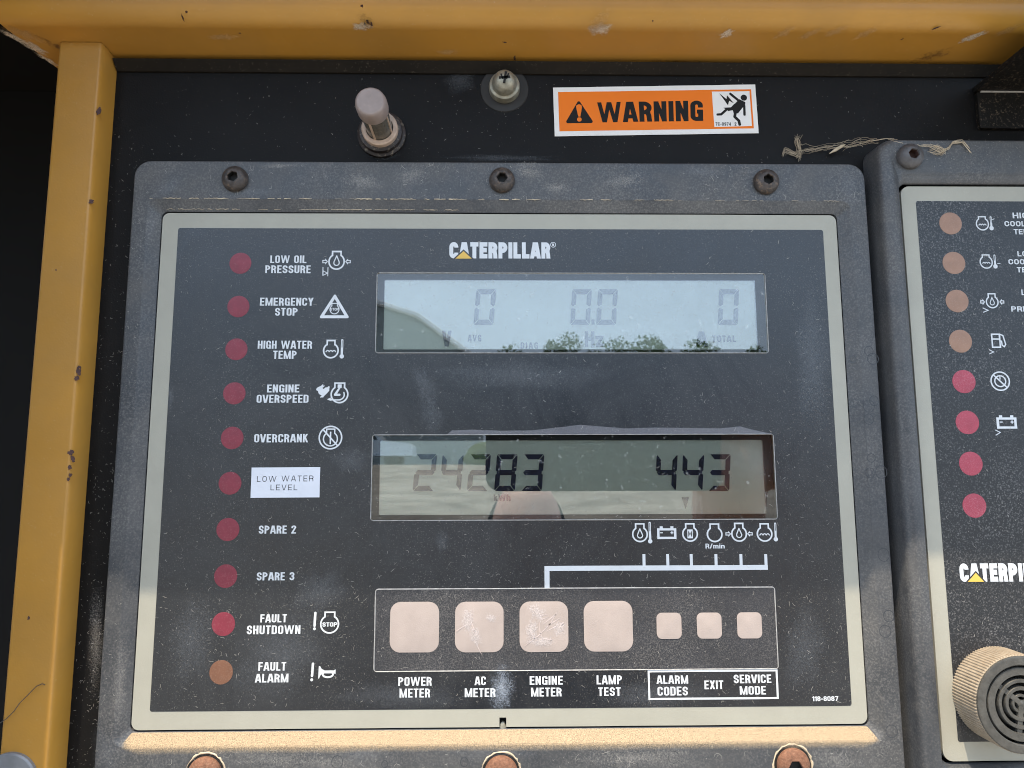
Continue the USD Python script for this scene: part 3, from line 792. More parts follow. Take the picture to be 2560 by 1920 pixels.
LAMPS = [(602.6, 658.3), (597.2, 766.4), (591.3, 873.3), (585.9, 983.3), (580, 1094.9), (574.6, 1208), (569.6, 1323.6), (563.7, 1440.2), (558.3, 1560), (552.9, 1680.5)]
LN = ['low oil pressure', 'emergency stop', 'high water temperature', 'engine overspeed', 'overcrank', 'low water level', 'spare 2', 'spare 3', 'fault shutdown', 'fault alarm']
lx = np.mean([P(*q)[0] for q in LAMPS])
for i, q in enumerate(LAMPS):
    c = (lx, P(*q)[1])
    part(mod, 'indicator_lamp', turned(*c, [(.0040, .00006), (.00398, .00012), (.003, .00017), (0, .0002)], 36), amber2 if i == 9 else red_lens, label=('dull brown amber ' if i == 9 else 'dark red ') + 'lamp for ' + LN[i], smooth=30)
WORDS = [('LOW OIL', 676, 638.8, 766.4, 657.8), ('PRESSURE', 663.5, 663.5, 776.9, 683), ('EMERGENCY', 650.3, 744.6, 783.8, 764.4), ('STOP', 687.9, 769.9, 744.3, 789.4), ('HIGH WATER', 644.9, 852, 780.5, 872), ('TEMP', 683, 877, 741.8, 897.4),
         ('ENGINE', 668, 961.5, 748.5, 981), ('OVERSPEED', 642, 987, 771.5, 1007), ('OVERCRANK', 635.8, 1085, 770.6, 1105.8), ('SPARE 2', 647.3, 1313.9, 740.6, 1334), ('SPARE 3', 642.3, 1430.5, 736, 1450.7),
         ('FAULT', 651.2, 1535.5, 717.3, 1555.7), ('SHUTDOWN', 617.4, 1563.5, 751.1, 1585), ('FAULT', 646.2, 1655, 715.4, 1676.6), ('ALARM', 637.6, 1684.4, 721.2, 1705.8),
         ('POWER', 995.8, 1692.2, 1079.4, 1714.3), ('METER', 999, 1721.3, 1075.5, 1743.5), ('AC', 1186.3, 1691, 1214.7, 1712.5), ('METER', 1162, 1720.2, 1238.8, 1742.3), ('ENGINE', 1324.3, 1689.8, 1407, 1711.6), ('METER', 1327.4, 1719, 1404, 1740.8),
         ('LAMP', 1491.5, 1688, 1554.9, 1710.4), ('TEST', 1495.4, 1718, 1551.8, 1739.6), ('ALARM', 1641, 1688.3, 1720, 1709.2), ('CODES', 1643.6, 1716.7, 1719.5, 1738.5), ('EXIT', 1760.8, 1701, 1808, 1722.5), ('SERVICE', 1834, 1686.4, 1927.8, 1707.5), ('MODE', 1849.3, 1715, 1914.4, 1736.2)]
for s, *q in WORDS:
    ink(T(s, *q), 'printed_word', 'white printed word ' + s)
ink(T('R/min', 1763.5, 1359, 1811.6, 1371, t=.17, w=.55), 'printed_word', 'white printed unit R/min')
ink(T('118-8087', 2029.7, 1740.4, 2095.4, 1752.4, t=.18, w=.58), 'part_number', 'white part number 118-8087')
# maker's word mark with its small yellow triangle


def wordmark(x0, y0, x1, y1, h, tri, reg, parent, hi):
    g = T('CATERPILLAR', x0, y0, x1, y1, h=h, t=.27, w=.62, gap=.075)
    t3 = Polygon([P(*q, h=h) for q in tri])
    g = g.difference(t3.buffer(.0005, join_style='mitre'))
    part(parent, 'wordmark', plate(g, hi, hi + .00004), white_ink, label='white maker word mark CATERPILLAR')
    part(parent, 'wordmark_triangle', plate(t3, hi, hi + .00004), yellow_ink)
    if reg:
        c = P(reg[0], reg[1], h); r = .00105
        rg = Point(*c).buffer(r).difference(Point(*c).buffer(r * .78)).union(fit(text('R', t=.2), c[0] - r * .32, c[1] - r * .45, c[0] + r * .36, c[1] + r * .45))
        part(parent, 'registered_mark', plate(rg, hi, hi + .00004), white_ink)


wordmark(1123.3, 605.8, 1375.7, 646.3, 0, [(1159, 628), (1138.5, 646.6), (1179.5, 646.6)], (1382.8, 612), membrane, HI)


class Ic:
    """A line symbol drawn in picture units (x right, y down) about a centre, then laid on the panel."""
    def __init__(s, cx, cy, h=0.0): s.o, s.g, s.c, s.h = [], [], (cx, cy), h
    def ln(s, p, w=3.6, cap='flat'): s.g.append(LineString(p).buffer(w / 2, cap_style=cap, join_style='mitre')); return s
    def rl(s, p, w=3.6): s.g.append(LineString(p).buffer(w / 2, cap_style='round')); return s
    def fill(s, p): s.g.append(Polygon(p).buffer(0)); return s
    def cut(s, g): s.o.append(g); return s
    def ring(s, x, y, r, w=3.6): s.g.append(Point(x, y).buffer(r).difference(Point(x, y).buffer(r - w))); return s
    def engine(s, r=20, nw=23, nt=-27, w=3.8, x=0, y=0):
        """The outline of a cylinder: round below, neck above."""
        k = r - w / 2; hw = nw / 2 - w / 2
        a = math.degrees(math.asin(min(.98, (hw + r * .14) / k)))
        p = arc(0, 0, k, k, -90 + a, 270 - a, 40)
        p = [(hw, nt + w / 2 + 0), (hw, -k * .86 + 1)] + p + [(-hw, -k * .86 + 1), (-hw, nt + w / 2), (hw + w / 2, nt + w / 2)]
        p = [(x + q[0], y + q[1]) for q in p]
        s.g.append(LineString(p).buffer(w / 2, cap_style='flat', join_style='mitre')); return s
    def drop(s, r=8, w=2.6, y=0):
        p = [(0, -r * 1.7 + y)] + [(q[0], q[1] + y) for q in arc(0, r * .35, r * .8, r * .8, -20, 200, 16)] + [(0, -r * 1.7 + y)]
        s.g.append(Polygon(p).exterior.buffer(w / 2)); return s
    def waves(s, w=2.4, y=0, k=1.0):
        s.g.append(LineString([(-12 * k + i * 1.0 * k, y - abs(math.sin(i / 24 * math.pi * 3)) * 3.4 * k + 2) for i in range(25)]).buffer(w / 2)); return s
    def thermo(s, x, y0, y1, w=5.6):
        s.g.append(LineString([(x, y0 + w / 2), (x, y1 - 6)]).buffer(w / 2).union(Point(x, y1 - 5.5).buffer(5.4)).difference(LineString([(x, y0 + w / 2 + 1), (x, y0 + (y1 - y0) * .42)]).buffer(.9))); return s
    def arrow(s, x, d, L=14, w=2.2):
        q = [(0, -4), (L * .5, -4), (L * .5, -7.5), (L, 0), (L * .5, 7.5), (L * .5, 4), (0, 4)]
        p = Polygon([(x + d * a, b) for a, b in q]); s.g.append(p.difference(p.buffer(-w, join_style='mitre'))); return s
    def txt(s, word, x0, y0, x1, y1, **k):
        g = fit(text(word, **k), x0, -y1, x1, -y0); s.g.append(affinity.scale(g, 1, -1, origin=(0, 0))); return s
    def shape(s):
        g = union_all(s.g)
        for o in s.o: g = g.difference(o)
        c = P(*s.c, h=s.h)
        u = (P(s.c[0] + 10, s.c[1], s.h)[0] - P(s.c[0] - 10, s.c[1], s.h)[0]) / 20
        v = (P(s.c[0], s.c[1] - 10, s.h)[1] - P(s.c[0], s.c[1] + 10, s.h)[1]) / 20
        return affinity.affine_transform(g, [u, 0, 0, -v, c[0], c[1]])


def sym(i, label, parent=None, h=HI, mat=white_ink):
    part(parent or membrane, 'symbol', plate(i.shape(), h, h + .00004), mat, label=label)


sym(Ic(841.6, 654.1).engine(20.8, 25).drop(8.5).arrow(-35.5, 1).arrow(35.5, -1).ln([(-33.5, 14), (-33.5, 35)], 1.8).ln([(-21, 14), (-21, 36.5)], 1.8).ln([(-33, 23), (-22, 29), (-33, 34.5), (-33, 23)], 1.8), 'oil pressure symbol with drop and arrows')
tri = Polygon([(0, -32), (38.4, 29.5), (-38.4, 29.5)])
i_ = Ic(836.6, 766); i_.g.append(tri.buffer(-3).buffer(3).difference(tri.buffer(-7.2))); i_.engine(12.3, 16, -16, 2.2, 0, 7.5).txt('STOP', -10.5, 4, 10.5, 10.5, t=.17, w=.6)
sym(i_, 'warning triangle with STOP cylinder')
sym(Ic(827.3, 876.4).engine(20, 23).waves(y=1).thermo(27.7, -28.5, 20), 'water temperature symbol with thermometer')
i_ = Ic(848.9, 985.9).engine(22.6, 28, -30).fill([(-5, -25), (5, -25), (5, -16), (2, -16), (-6, -1.5), (1, -1.5), (3, 1), (1, 4), (-13, 4), (-14, 0), (-3, -16), (-5, -16)]).rl(arc(-2, 1, 14, 13, -25, 95, 14) + [(-14, 14), (-24, 13)], 3.4).fill([(-31, 12.5), (-22, 8), (-20, 17)])
rab = [(-59, -11), (-57, -16), (-52, -19), (-47, -21), (-43, -25), (-41, -24), (-43, -20), (-39, -23), (-38, -21), (-43, -16), (-40, -13), (-36, -17), (-30, -18), (-28, -21), (-25, -19), (-26, -14), (-26, -9), (-30, -4), (-34, 0), (-38, 4), (-41, 8), (-44, 7), (-47, 9), (-48, 6), (-44, 3), (-50, 0), (-53, -4), (-54, -8)]
i_.fill(rab); sym(i_, 'running hare and cylinder overspeed symbol')
sym(Ic(826.3, 1093.9).ring(0, 0, 29.8, 3.6).engine(19, 23.5, -26, 3.2, 0, 3.3).ln([(-19, -20), (19, 21)], 3.6).rl([(0, -13), (0, 15)], 3.4), 'crossed out crank symbol in a ring')
sym(Ic(824.2, 1560).engine(24, 28, -31.5, 3.8).txt('STOP', -18, -4.5, 19, 6.5, t=.2, w=.62).rl([(-36.5, -28), (-37.5, 4)], 6).fill(arc(-37.5, 11.5, 3.6, 3.6, 0, 360, 14)), 'exclamation mark and STOP cylinder')
i_ = Ic(818, 1681).rl([(-36, -22), (-37.5, 8)], 6).fill(arc(-38, 18, 3.6, 3.6, 0, 360, 14)).fill([(-21, -16), (-18, -16), (-14, -9), (-6, -5), (16, -5), (21, -7.5), (21, 4), (16, 2), (-8, 2), (-16, 6), (-20, 15), (-22, 15)])
i_.g.append(affinity.scale(Point(2, 5).buffer(1), 15, 9).difference(affinity.scale(Point(2, 4.5).buffer(1), 10.5, 5))); sym(i_, 'exclamation mark and horn symbol')
sym(Ic(1599.8, 1335.6).engine(20, 24.5, -28).drop(8).thermo(25, -31, 23), 'oil temperature symbol with thermometer')


def battery(cx, cy, k=1.0, h=0.0):
    i = Ic(cx, cy, h); i.g.append(sbox(-24 * k, -11 * k, 24 * k, 16 * k).difference(sbox(-18 * k, -5.5 * k, 18 * k, 10.5 * k))); i.g.append(sbox(-17 * k, -16 * k, -9.5 * k, -9 * k)); i.g.append(sbox(9.5 * k, -16 * k, 17 * k, -9 * k))
    i.g.append(sbox(-16.5 * k, -1 * k, -9.5 * k, 1.4 * k)); i.g.append(sbox(9.5 * k, -1 * k, 16.5 * k, 1.4 * k)); i.g.append(sbox(11.8 * k, -3.5 * k, 14.2 * k, 3.9 * k)); return i


sym(battery(1666.6, 1331.5), 'battery symbol')
i_ = Ic(1725, 1334.5).engine(20, 24.5, -27); i_.g.append(sbox(-6.8, -11, 6.8, 11).difference(sbox(-4.6, -8.8, 4.6, 8.8))); i_.fill([(-4.6, -8.8), (4.6, -8.8), (0, 0)]).fill([(-4.6, 8.8), (4.6, 8.8), (0, 0)]).ln([(0, -2), (0, 2)], 1.6); sym(i_, 'hour meter symbol with hourglass')
sym(Ic(1786.4, 1335.6).engine(20, 25, -27.5), 'engine speed symbol')
sym(Ic(1847.5, 1334.5).engine(20, 24, -28).drop(8).arrow(-34, 1).arrow(34, -1), 'small oil pressure symbol with arrows')
sym(Ic(1911.2, 1334.5).engine(20, 24, -27).waves(y=1).thermo(27.5, -28, 19, 5), 'small water temperature symbol with thermometer')
# the bracket line from the engine meter key to the six symbols
zt_, zb_ = P(1640, 1413.5)[1], P(1640, 1426)[1]
tk = [sbox(P(1361, 1420)[0], P(1367, 1472.5)[1], P(1373.5, 1420)[0], zt_), sbox(P(1361, 1420)[0], zb_, P(1919.6, 1420)[0], zt_)]
for x in (1609.8, 1669.1, 1728.2, 1789.8, 1852.3, 1914.4):
    tk.append(sbox(P(x - 3.6, 1400)[0], zt_ - .0005, P(x + 3.6, 1400)[0], P(x, 1385)[1]))
ink(union_all(tk), 'bracket_line', 'white comb line joining the engine meter key to six symbols')
ob = rect_px((1619.2, 1676), (1943, 1672.7), (1620.8, 1750), (1947, 1747)); o_ = sbox(*ob)
ink(o_.difference(o_.buffer(-.00065, join_style='mitre')), 'printed_box', 'white outline box around the three small key names')

# lint and dust strands on the overlay, frame and plate
def strands(n, x0, z0, x1, z1, h, seed, wmin=.00003, wmax=.00008, lmin=.0002, lmax=.0013, dens=None):
    rr_ = random.Random(seed); out = []
    while len(out) < n:
        x, z = rr_.uniform(x0, x1), rr_.uniform(z0, z1)
        if dens and rr_.random() > dens(x, z): continue
        L = lmin + (lmax - lmin) * rr_.random() ** 3.5; a = rr_.uniform(0, 2 * math.pi); p = [(x, z)]
        k = rr_.uniform(-1.6, 1.6)
        for _ in range(4):
            a += k * .45 + rr_.uniform(-.4, .4); p.append((p[-1][0] + math.cos(a) * L / 4, p[-1][1] + math.sin(a) * L / 4))
        out.append(ribbon(p, rr_.uniform(wmin, wmax), h))
    return out


def film_dens(x, z):
    d = .25 + .75 * noise(np.array([x * 45, z * 45, 1.5])) ** 2
    d *= .35 + .65 * min(1, max(0, (-z + .02) / .07))
    if WIN1[0] < x < WIN1[2] and WIN1[1] < z < WIN1[3]: d *= .5
    return d


part(membrane, 'lint', ribbons(strands(2600, -DW / 2 + .001, -DH / 2 + .001, DW / 2 - .001, DH / 2 - .001, .00015, 3, .00003, .00008, .0002, .0019, film_dens)), lint_m, kind='stuff')
part(bezel, 'lint', ribbons(strands(260, ox0 + .002, tz1 + g2 + .0005, ox1 - .002, oz1 - .001, HB + .0001, 4, lmax=.003, dens=lambda x, z: noise(np.array([x * 60, z * 60, 9.])) ** 3) + strands(120, ox0 + .001, tz0, tx0 - g2, tz1, HB + .0001, 5, dens=lambda x, z: .3 + .7 * (z > .02)) + strands(240, ox0 + .002, oz0, ox1 - .002, tz0 - g2, HB + .0001, 6, lmax=.004)), lint_m, kind='stuff')
part(mount, 'lint', ribbons(strands(420, xb + .001, -.16, ox0, .0, HP + .0002, 8) + strands(200, xb + .001, -.02, ox0, .13, HP + .0002, 9) + strands(420, ox0, oz1, .19, z2 - .001, HP + .0002, 10, .00003, .00008, .0002, .0010)), lint_m, kind='stuff')
for j, q in enumerate([(1255, 1722, 40, 62, 14), (1062, 965, 30, 70, 18), (1078, 1030, 40, 60, 0), (1105, 1355, 18, 40, 4), (427, 992, 12, 40, 0), (880, 1150, 60, 40, 20)]):
    flat_patch(membrane, 'dust_smear', smear_m if j < 1 else grey_dust, *q[:4], .00012, q[4], 300 + j)
for j, q in enumerate([(700, 1640, 150, 110, 10), (480, 1600, 60, 150, 0), (1000, 1740, 200, 36, 0), (2010, 1620, 70, 120, 0), (1640, 1735, 190, 36, 0), (800, 1480, 80, 60, 30), (2030, 900, 60, 200, 0), (1300, 940, 260, 50, 0)]):
    flat_patch(membrane, 'dust_haze', grey_dust, *q[:4], .00013 + .00001 * (j % 3), q[4], 330 + j, .2)
for j, q in enumerate([(905, 452, 60, 34, 0), (1030, 440, 46, 44, 20), (1320, 430, 50, 28, -25), (1390, 470, 60, 20, 0), (1560, 452, 70, 30, 5), (420, 470, 50, 30, 40), (640, 480, 70, 16, 0), (380, 560, 22, 60, 0), (1760, 430, 60, 16, 0), (2120, 470, 30, 60, 0), (700, 415, 90, 9, 0), (1320, 412, 60, 10, 0)]):
    flat_patch(bezel, 'dust_patch', tan_dust if j < 5 or j > 9 else grey_dust, *q[:4], HB + .00004 + .00002 * (j % 3), q[4], 350 + j)
for j, q in enumerate([(700, 1900, 220, 36, 0), (1250, 1880, 150, 24, 0), (1600, 1895, 180, 40, 0), (900, 1885, 60, 30, 0), (300, 1700, 30, 140, 0), (270, 1880, 40, 70, 0), (2090, 1900, 90, 40, 0)]):
    flat_patch(bezel, 'dust_patch', grey_dust if j % 2 else tan_dust, *q[:4], HB + .00004 + .00002 * (j % 3), q[4], 380 + j)
for j, q in enumerate([(960, 386, 60, 16, 0), (1150, 200, 60, 40, 0), (240, 1600, 30, 150, 0), (2205, 700, 10, 240, 0), (2215, 1750, 20, 130, 0), (1255, 395, 200, 10, 0)]):
    flat_patch(mount, 'dust_patch', tan_dust if j in (2, 4) else grey_dust, *q[:4], HP + .00006 + .00002 * (j % 3), q[4], 400 + j)
# dried water film above the lower window
wm = [(1118, 1086), (1130, 1076), (1180, 1074), (1250, 1077), (1330, 1076), (1400, 1068), (1450, 1062), (1500, 1066), (1560, 1071), (1640, 1069), (1800, 1071), (1850, 1066), (1880, 1074), (1925, 1084)]
tide = M('dried_film', {'p': ('principled_bsdf', {'base_color': (.40, .37, .38), 'roughness': .5}), 't': ('transparent_bsdf', {'color': (1, 1, 1)}), 'm': ('mix_closure', {'fac': .07})}, [('t.BSDF', 'm.closure1'), ('p.BSDF', 'm.closure2')], surface='m.closure')
part(membrane, 'dried_film', plate(Polygon([P(*q) for q in wm]), .0001, .00011), tide)
# ring-shaped dried drops on the frame
wr = []
for k, (px, py, r) in enumerate([(2172, 878, 11), (2182, 897, 14), (2131, 897, 9), (2172, 1015, 14), (2185, 1002, 11), (2172, 1048, 12), (2178, 1145, 10), (2203, 1180, 14), (2175, 1182, 12), (2209, 1387, 14), (2222, 1540, 13), (2213, 1578, 14), (2229, 1828, 14), (1684, 1893, 13), (1161, 1905, 9), (880, 1880, 6), (962, 1910, 7), (843, 1905, 13)]):
    c = P(px, py, HB); s = .2525 / FPX; ell = affinity.scale(Point(*c).buffer(r * s), 1, 1 + .15 * R.random())
    wr.append(plate(ell.exterior.buffer(.0001), HB + .00002, HB + .00004))
part(bezel, 'water_ring', cat(*wr), paint('water_ring', (.040, .043, .05), rough=.3), kind='stuff')

# stuck-on paper label
lq = rect_px((630, 1169.8), (800.4, 1166.7), (626.7, 1245.3), (799.7, 1242.6))
tag_ = thing('stick_on_label', 'small white stuck-on label reading LOW WATER LEVEL beside the sixth lamp', 'label')
bs = part(tag_, 'label_paper', plate(affinity.rotate(sbox(*lq), .35), .00016, .00030), label_m)
for s, *q in (('LOW', 643.4, 1190, 691.5, 1204.4), ('WATER', 704.5, 1189, 784, 1203.2), ('LEVEL', 677.3, 1211.6, 744, 1225.2)):
    part(bs, 'printed_word', plate(T(s, *q, t=.10, w=.74, gap=.33), .00031, .00034), black_ink, label='black word ' + s)

# ------------------------------------------------------------------ bolts
def bolt(px, py, h, label, group, mat, r=.0048, hh=.0036, ang=0, py_off=0, sock=socket_m):
    """A button-head bolt with a hexagon socket; (px, py) is where its head's base shows."""
    c = P(px, py, h)
    t = thing('button_head_bolt', label, 'bolt', group)
    rim, sr = r, r * .40
    prof_ = [(rim * .98, h), (rim, h + .0005)] + [(rim * math.cos(a) ** .8, h + .0005 + (hh - .0005) * math.sin(a)) for a in np.linspace(.15, 1.08, 8)]
    hx = np.array([(math.cos(a), math.sin(a)) for a in (np.arange(48) * 2 * math.pi / 48)])
    def hexr(rad):
        aa = np.arange(48) * 2 * math.pi / 48; k = ((aa + ang) % (math.pi / 3)) - math.pi / 6
        return np.array(c) + (hx.T * (rad * math.cos(math.pi / 6) / np.cos(k))).T
    rings_ = [(np.array(c) + hx * q, z) for q, z in prof_] + [(hexr(sr * 1.12), prof_[-1][1] + .0001), (hexr(sr), prof_[-1][1] - .0003)]
    part(t, 'head', loft(rings_), mat, smooth=35)
    if mat is rust_m:
        rj = random.Random(int(px)); aa = np.arange(48) * 2 * math.pi / 48
        ro_ = np.array(c) + hx * (r * 1.22 + np.array([rj.uniform(-.0003, .0003) for _ in aa]))[:, None]; ri_ = np.array(c) + hx * (r * 1.12 + np.array([rj.uniform(-.0001, .0001) for _ in aa]))[:, None]
        part(t, 'dirt_ring', loft([(ro_, h + .00006), ((ro_ + ri_) / 2, h + .0003), (ri_, h + .00006)]), straw)
        part(t, 'recess', plate(Polygon(ri_), h + .00002, h + .00005), socket_m)
    part(t, 'hex_socket', loft([(hexr(sr), prof_[-1][1] - .0003), (hexr(sr * .97), h + .0009)], cap1=True), sock)
    return t


GB = 'bolts holding the main display frame'
bolt(589, 449, HB, 'dark tarnished bolt at the upper left corner of the display frame', GB, bolt_m, ang=.3)
bolt(1255, 452, HB, 'dark bolt midway along the top of the display frame, under the capped screw', GB, bolt_m, ang=.1)
bolt(1914, 456, HB, 'dark bolt at the upper right corner of the display frame, below the warning label', GB, bolt_m, ang=.5)
bolt(513, 1934, HB, 'rusty brown bolt cut by the lower edge at the left of the display frame', GB, rust_m, r=.0056, hh=.003)
bolt(1253, 1931, HB, 'bright orange rusty bolt below the metal tab, at the bottom centre', GB, rust_m, r=.0056, hh=.003)
bolt(1982, 1912, HB, 'orange rusty bolt with open socket at the bottom right of the display frame', GB, rust_m, r=.0056, hh=.003)

# ------------------------------------------------------------------ capped lamp post and dome screw on the black plate
c = P(955, 338, HP)
pk = thing('push_lamp', 'pinkish grey capped stem lamp standing out of the black plate', 'lamp')
part(pk, 'nut', turned(*c, [(.0092, HP), (.0092, HP + .0012), (.0083, HP + .0018), (.0080, HP + .0034), (.0068, HP + .0038)]), nut_m, smooth=35)
part(pk, 'ring', turned(*c, [(.0068, HP + .003), (.0068, HP + .0058), (.0064, HP + .0063), (.0052, HP + .0063), (.0051, HP + .0060)]), ring_m, smooth=35)
part(pk, 'stem', turned(*c, [(.0049, HP + .004), (.0049, HP + .0185)]), stem_glass, smooth=60)
part(pk, 'core', turned(*c, [(.0022, HP + .004), (.0022, HP + .0185)], 20), nut_m, smooth=60)
for a in (-.35, 1.2, 2.8, 4.4): part(pk, 'stem_rib', (W(bx(c[0] + .0047 * math.cos(a) - .0004, c[0] + .0047 * math.cos(a) + .0004, c[1] + .0047 * math.sin(a) - .0004, c[1] + .0047 * math.sin(a) + .0004, HP + .006, HP + .0186))), ring_m)
part(pk, 'cap', turned(*c, [(.0046, HP + .0182), (.0054, HP + .0184), (.0056, HP + .0195), (.0056, HP + .0232), (.0053, HP + .0246), (.0048, HP + .0252), (.0044, HP + .0254), (0, HP + .0254)]), cap_m, smooth=30)
c = P(1261, 224, HP)
ds = thing('capped_screw', 'dull metal dome screw with a gouged cross slot on the black plate', 'screw')
part(ds, 'washer', turned(*c, [(.0094, HP), (.0092, HP + .0004), (.0060, HP + .0005)]), paint('dark_washer', (.016, .014, .012), rough=.6, var=.3, vscale=200), smooth=30)
part(ds, 'collar', turned(*c, [(.0060, HP + .0004), (.0060, HP + .0022), (.0058, HP + .0026), (.0057, HP + .0034), (.0048, HP + .0038)]), zinc, smooth=30)
part(ds, 'dome', turned(*c, [(.0048, HP + .0036)] + [(.0048 * math.cos(a) ** .7, HP + .0040 + .0048 * math.sin(a)) for a in np.linspace(.1, math.pi / 2, 10)]), zinc, smooth=40)
zt = HP + .0087
part(ds, 'cross_slot', cat(*[W(trimesh.creation.box([L, wd, .0012], transform=trimesh.transformations.translation_matrix([c[0] + ox, c[1] + oy, zt - .0004]) @ trimesh.transformations.rotation_matrix(a, [0, 0, 1]))) for L, wd, a, ox, oy in ((.0042, .0009, .1, 0, 0), (.0009, .0046, -.15, .0002, 0), (.0024, .0006, 1.2, .0011, .0004), (.0022, .0005, 1.9, -.001, .0003))]), socket_m, label='chewed dark cross slot')

# ------------------------------------------------------------------ warning label
wl = thing('warning_label', 'orange and white WARNING label with falling person pictogram on the black plate', 'label')
O0 = (1360, 190)


def Q(x, y): return P(O0[0] + x / 3.95, O0[1] + y / 3.95, HP)


def qp(pts): return Polygon([Q(*p) for p in pts])


h0 = HP + .0001
wb = part(wl, 'backing', plate(qp([(88, 118), (2083, 87), (2118, 567), (106, 598)]), h0, h0 + .00015), sticker_w)
h1 = h0 + .00017
pic = qp([(1655, 158), (2027, 152), (2052, 497), (1680, 508)])
part(wb, 'orange_field', plate(qp([(138, 163), (2042, 135), (2070, 520), (152, 549)]).difference(pic), h1, h1 + .00004), orange_ink)
tr_ = qp([(342, 240), (492, 468), (208, 470)]).buffer(-.0006).buffer(.0006)
ex = Polygon([Q(*p) for p in [(318, 310), (322, 296), (344, 284), (366, 294), (372, 312), (356, 404), (340, 404)]]).buffer(.0001)
ex = ex.union(Point(*Q(348, 433)).buffer(.0009)); inner = Polygon([Q(*p) for p in [(324, 312), (330, 300), (344, 294), (358, 300), (364, 314), (352, 396), (343, 396)]]).union(Point(*Q(348, 433)).buffer(.00072))
part(wb, 'alert_triangle', plate(tr_.difference(ex), h1 + .00006, h1 + .0001), black_ink)
wt = text('WARNING', t=.19, w=.49, gap=.085)
a, b, c_, d = wt.bounds
def bil(x, y):
    u, w_ = (x - a) / (c_ - a), (y - b) / (d - b)
    tl, tr, bl, br = np.array((523, 265)), np.array((1565, 247)), np.array((535, 462)), np.array((1570, 447))
    p = (1 - w_) * ((1 - u) * bl + u * br) + w_ * ((1 - u) * tl + u * tr)
    return Q(*p)
from shapely.ops import transform as stransform
wt = stransform(lambda x, y: tuple(np.array([bil(p, q) for p, q in zip(np.atleast_1d(x), np.atleast_1d(y))]).T), wt.segmentize(.2))
part(wb, 'printed_word', plate(wt.buffer(0), h1 + .00006, h1 + .0001), black_ink, label='black word WARNING')
U = .0001432 / 3.95 * 4
def limb(pts, w0): return LineString([Q(*p) for p in pts]).buffer(w0 * 3.62e-5 / 2, join_style='round')
fig = union_all([Point(*Q(1971, 218)).buffer(34 * 3.62e-5), limb([(1838, 180), (1918, 245)], 26), limb([(1940, 262), (1975, 300), (1978, 385)], 26),
                 qp([(1890, 270), (1925, 232), (1985, 262), (1985, 285), (1935, 345), (1915, 372), (1870, 372), (1862, 340), (1820, 350), (1770, 318), (1845, 312), (1870, 285)]),
                 limb([(1862, 330), (1805, 330), (1748, 382), (1712, 384)], 26), limb([(1892, 350), (1880, 405), (1922, 445), (1930, 482)], 30)])
part(wb, 'falling_figure', plate(fig, h1, h1 + .00004), black_ink, label='black falling person pictogram')
part(wb, 'lightning_bolt', plate(qp([(1730, 175), (1800, 232), (1805, 195), (1872, 272), (1826, 248), (1814, 292)]), h1, h1 + .00004), black_ink)
part(wb, 'part_number', plate(fit(text('7C-0974  2', t=.17, w=.52, gap=.14), Q(1692, 480)[0], Q(1790, 494)[1], Q(1898, 480)[0], Q(1790, 461)[1]), h1, h1 + .00004), black_ink, label='black part number 7C-0974 2')

# ------------------------------------------------------------------ neighbouring alarm module, standing further out
HN, HNB = .0045, .0072
nm = thing('alarm_annunciator_module', 'second grey framed lamp panel, cut by the right edge of the picture', 'control panel')
nx0 = (P(2233, 640, HNB)[0] + P(2292, 1625, HNB)[0]) / 2 - .0006
nz1 = P(2400, 346, HNB)[1]
ntx0 = (P(2261.8, 640, HN)[0] + P(2339, 1603, HN)[0]) / 2; ntz1 = P(2400, 466.5, HN)[1]; ntz0 = P(2400, 1903, HN)[1]
nix0 = (P(2296.8, 640, HN)[0] + P(2376, 1570, HN)[0]) / 2; niz1 = P(2400, 503, HN)[1]; niz0 = ntz0 + (nix0 - ntx0) * 1.15
nx1, nz0 = .45, P(2400, 2020, HNB)[1]
nt1 = nx1 - .014
ro = [(rr(nx0 - .0012, nz0, nx1, nz1, .005), HP), (rr(nx0 - .0006, nz0, nx1, nz1, .005), HNB - .0032)]
ro += [(rr(nx0 - .0006 + .0034 * (1 - math.cos(a)), nz0 + .0034 * (1 - math.cos(a)), nx1 - .0034 * (1 - math.cos(a)), nz1 - .0012 * (1 - math.cos(a)), .005), HNB - .0032 + .0032 * math.sin(a)) for a in np.linspace(.2, math.pi / 2, 7)]
ro += [(rr(ntx0 - .0022, ntz0 - .0038, nt1 + .003, ntz1 + .0048, .003), HNB), (rr(ntx0 - .0008, ntz0 - .0012, nt1 + .001, ntz1 + .0012, .0028), HN + .0002), (rr(ntx0 - .0006, ntz0 - .0008, nt1 + .001, ntz1 + .001, .0028), HN - .0012)]
nb = part(nm, 'bezel', loft(ro), bezel_m, smooth=35)
nf = part(nm, 'faceplate', plate(Polygon(rr(ntx0, ntz0, nt1, ntz1, .0032)), HN - .0012, HN), trim_m, label='pale grey faceplate border')
nme = part(nm, 'membrane', plate(Polygon(rr(nix0, niz0, nt1 - .005, niz1, .0008)), HN + .00001, HN + .00006), paint('speckled_black_film', (.013, .014, .016), rough=.38, var=.15, vscale=40, bump=.1, bscale=2000, dust=((.45, .43, .42), 1700, .52, .68, .38)), label='dusty black printed overlay')
HNI = HN + .00009
ND = [(2374.6, 558.7), (2382.3, 657.5), (2392, 752.7), (2401, 853), (2408.8, 954), (2419.3, 1056), (2427.8, 1159), (2437.5, 1264)]
ncx = np.mean([P(*q, h=HN)[0] for q in ND])
nred = paint('pale_red_film', (.36, .045, .075), rough=.42, var=.12, vscale=300, dust=((.6, .4, .42), 2400, .5, .68, .35))
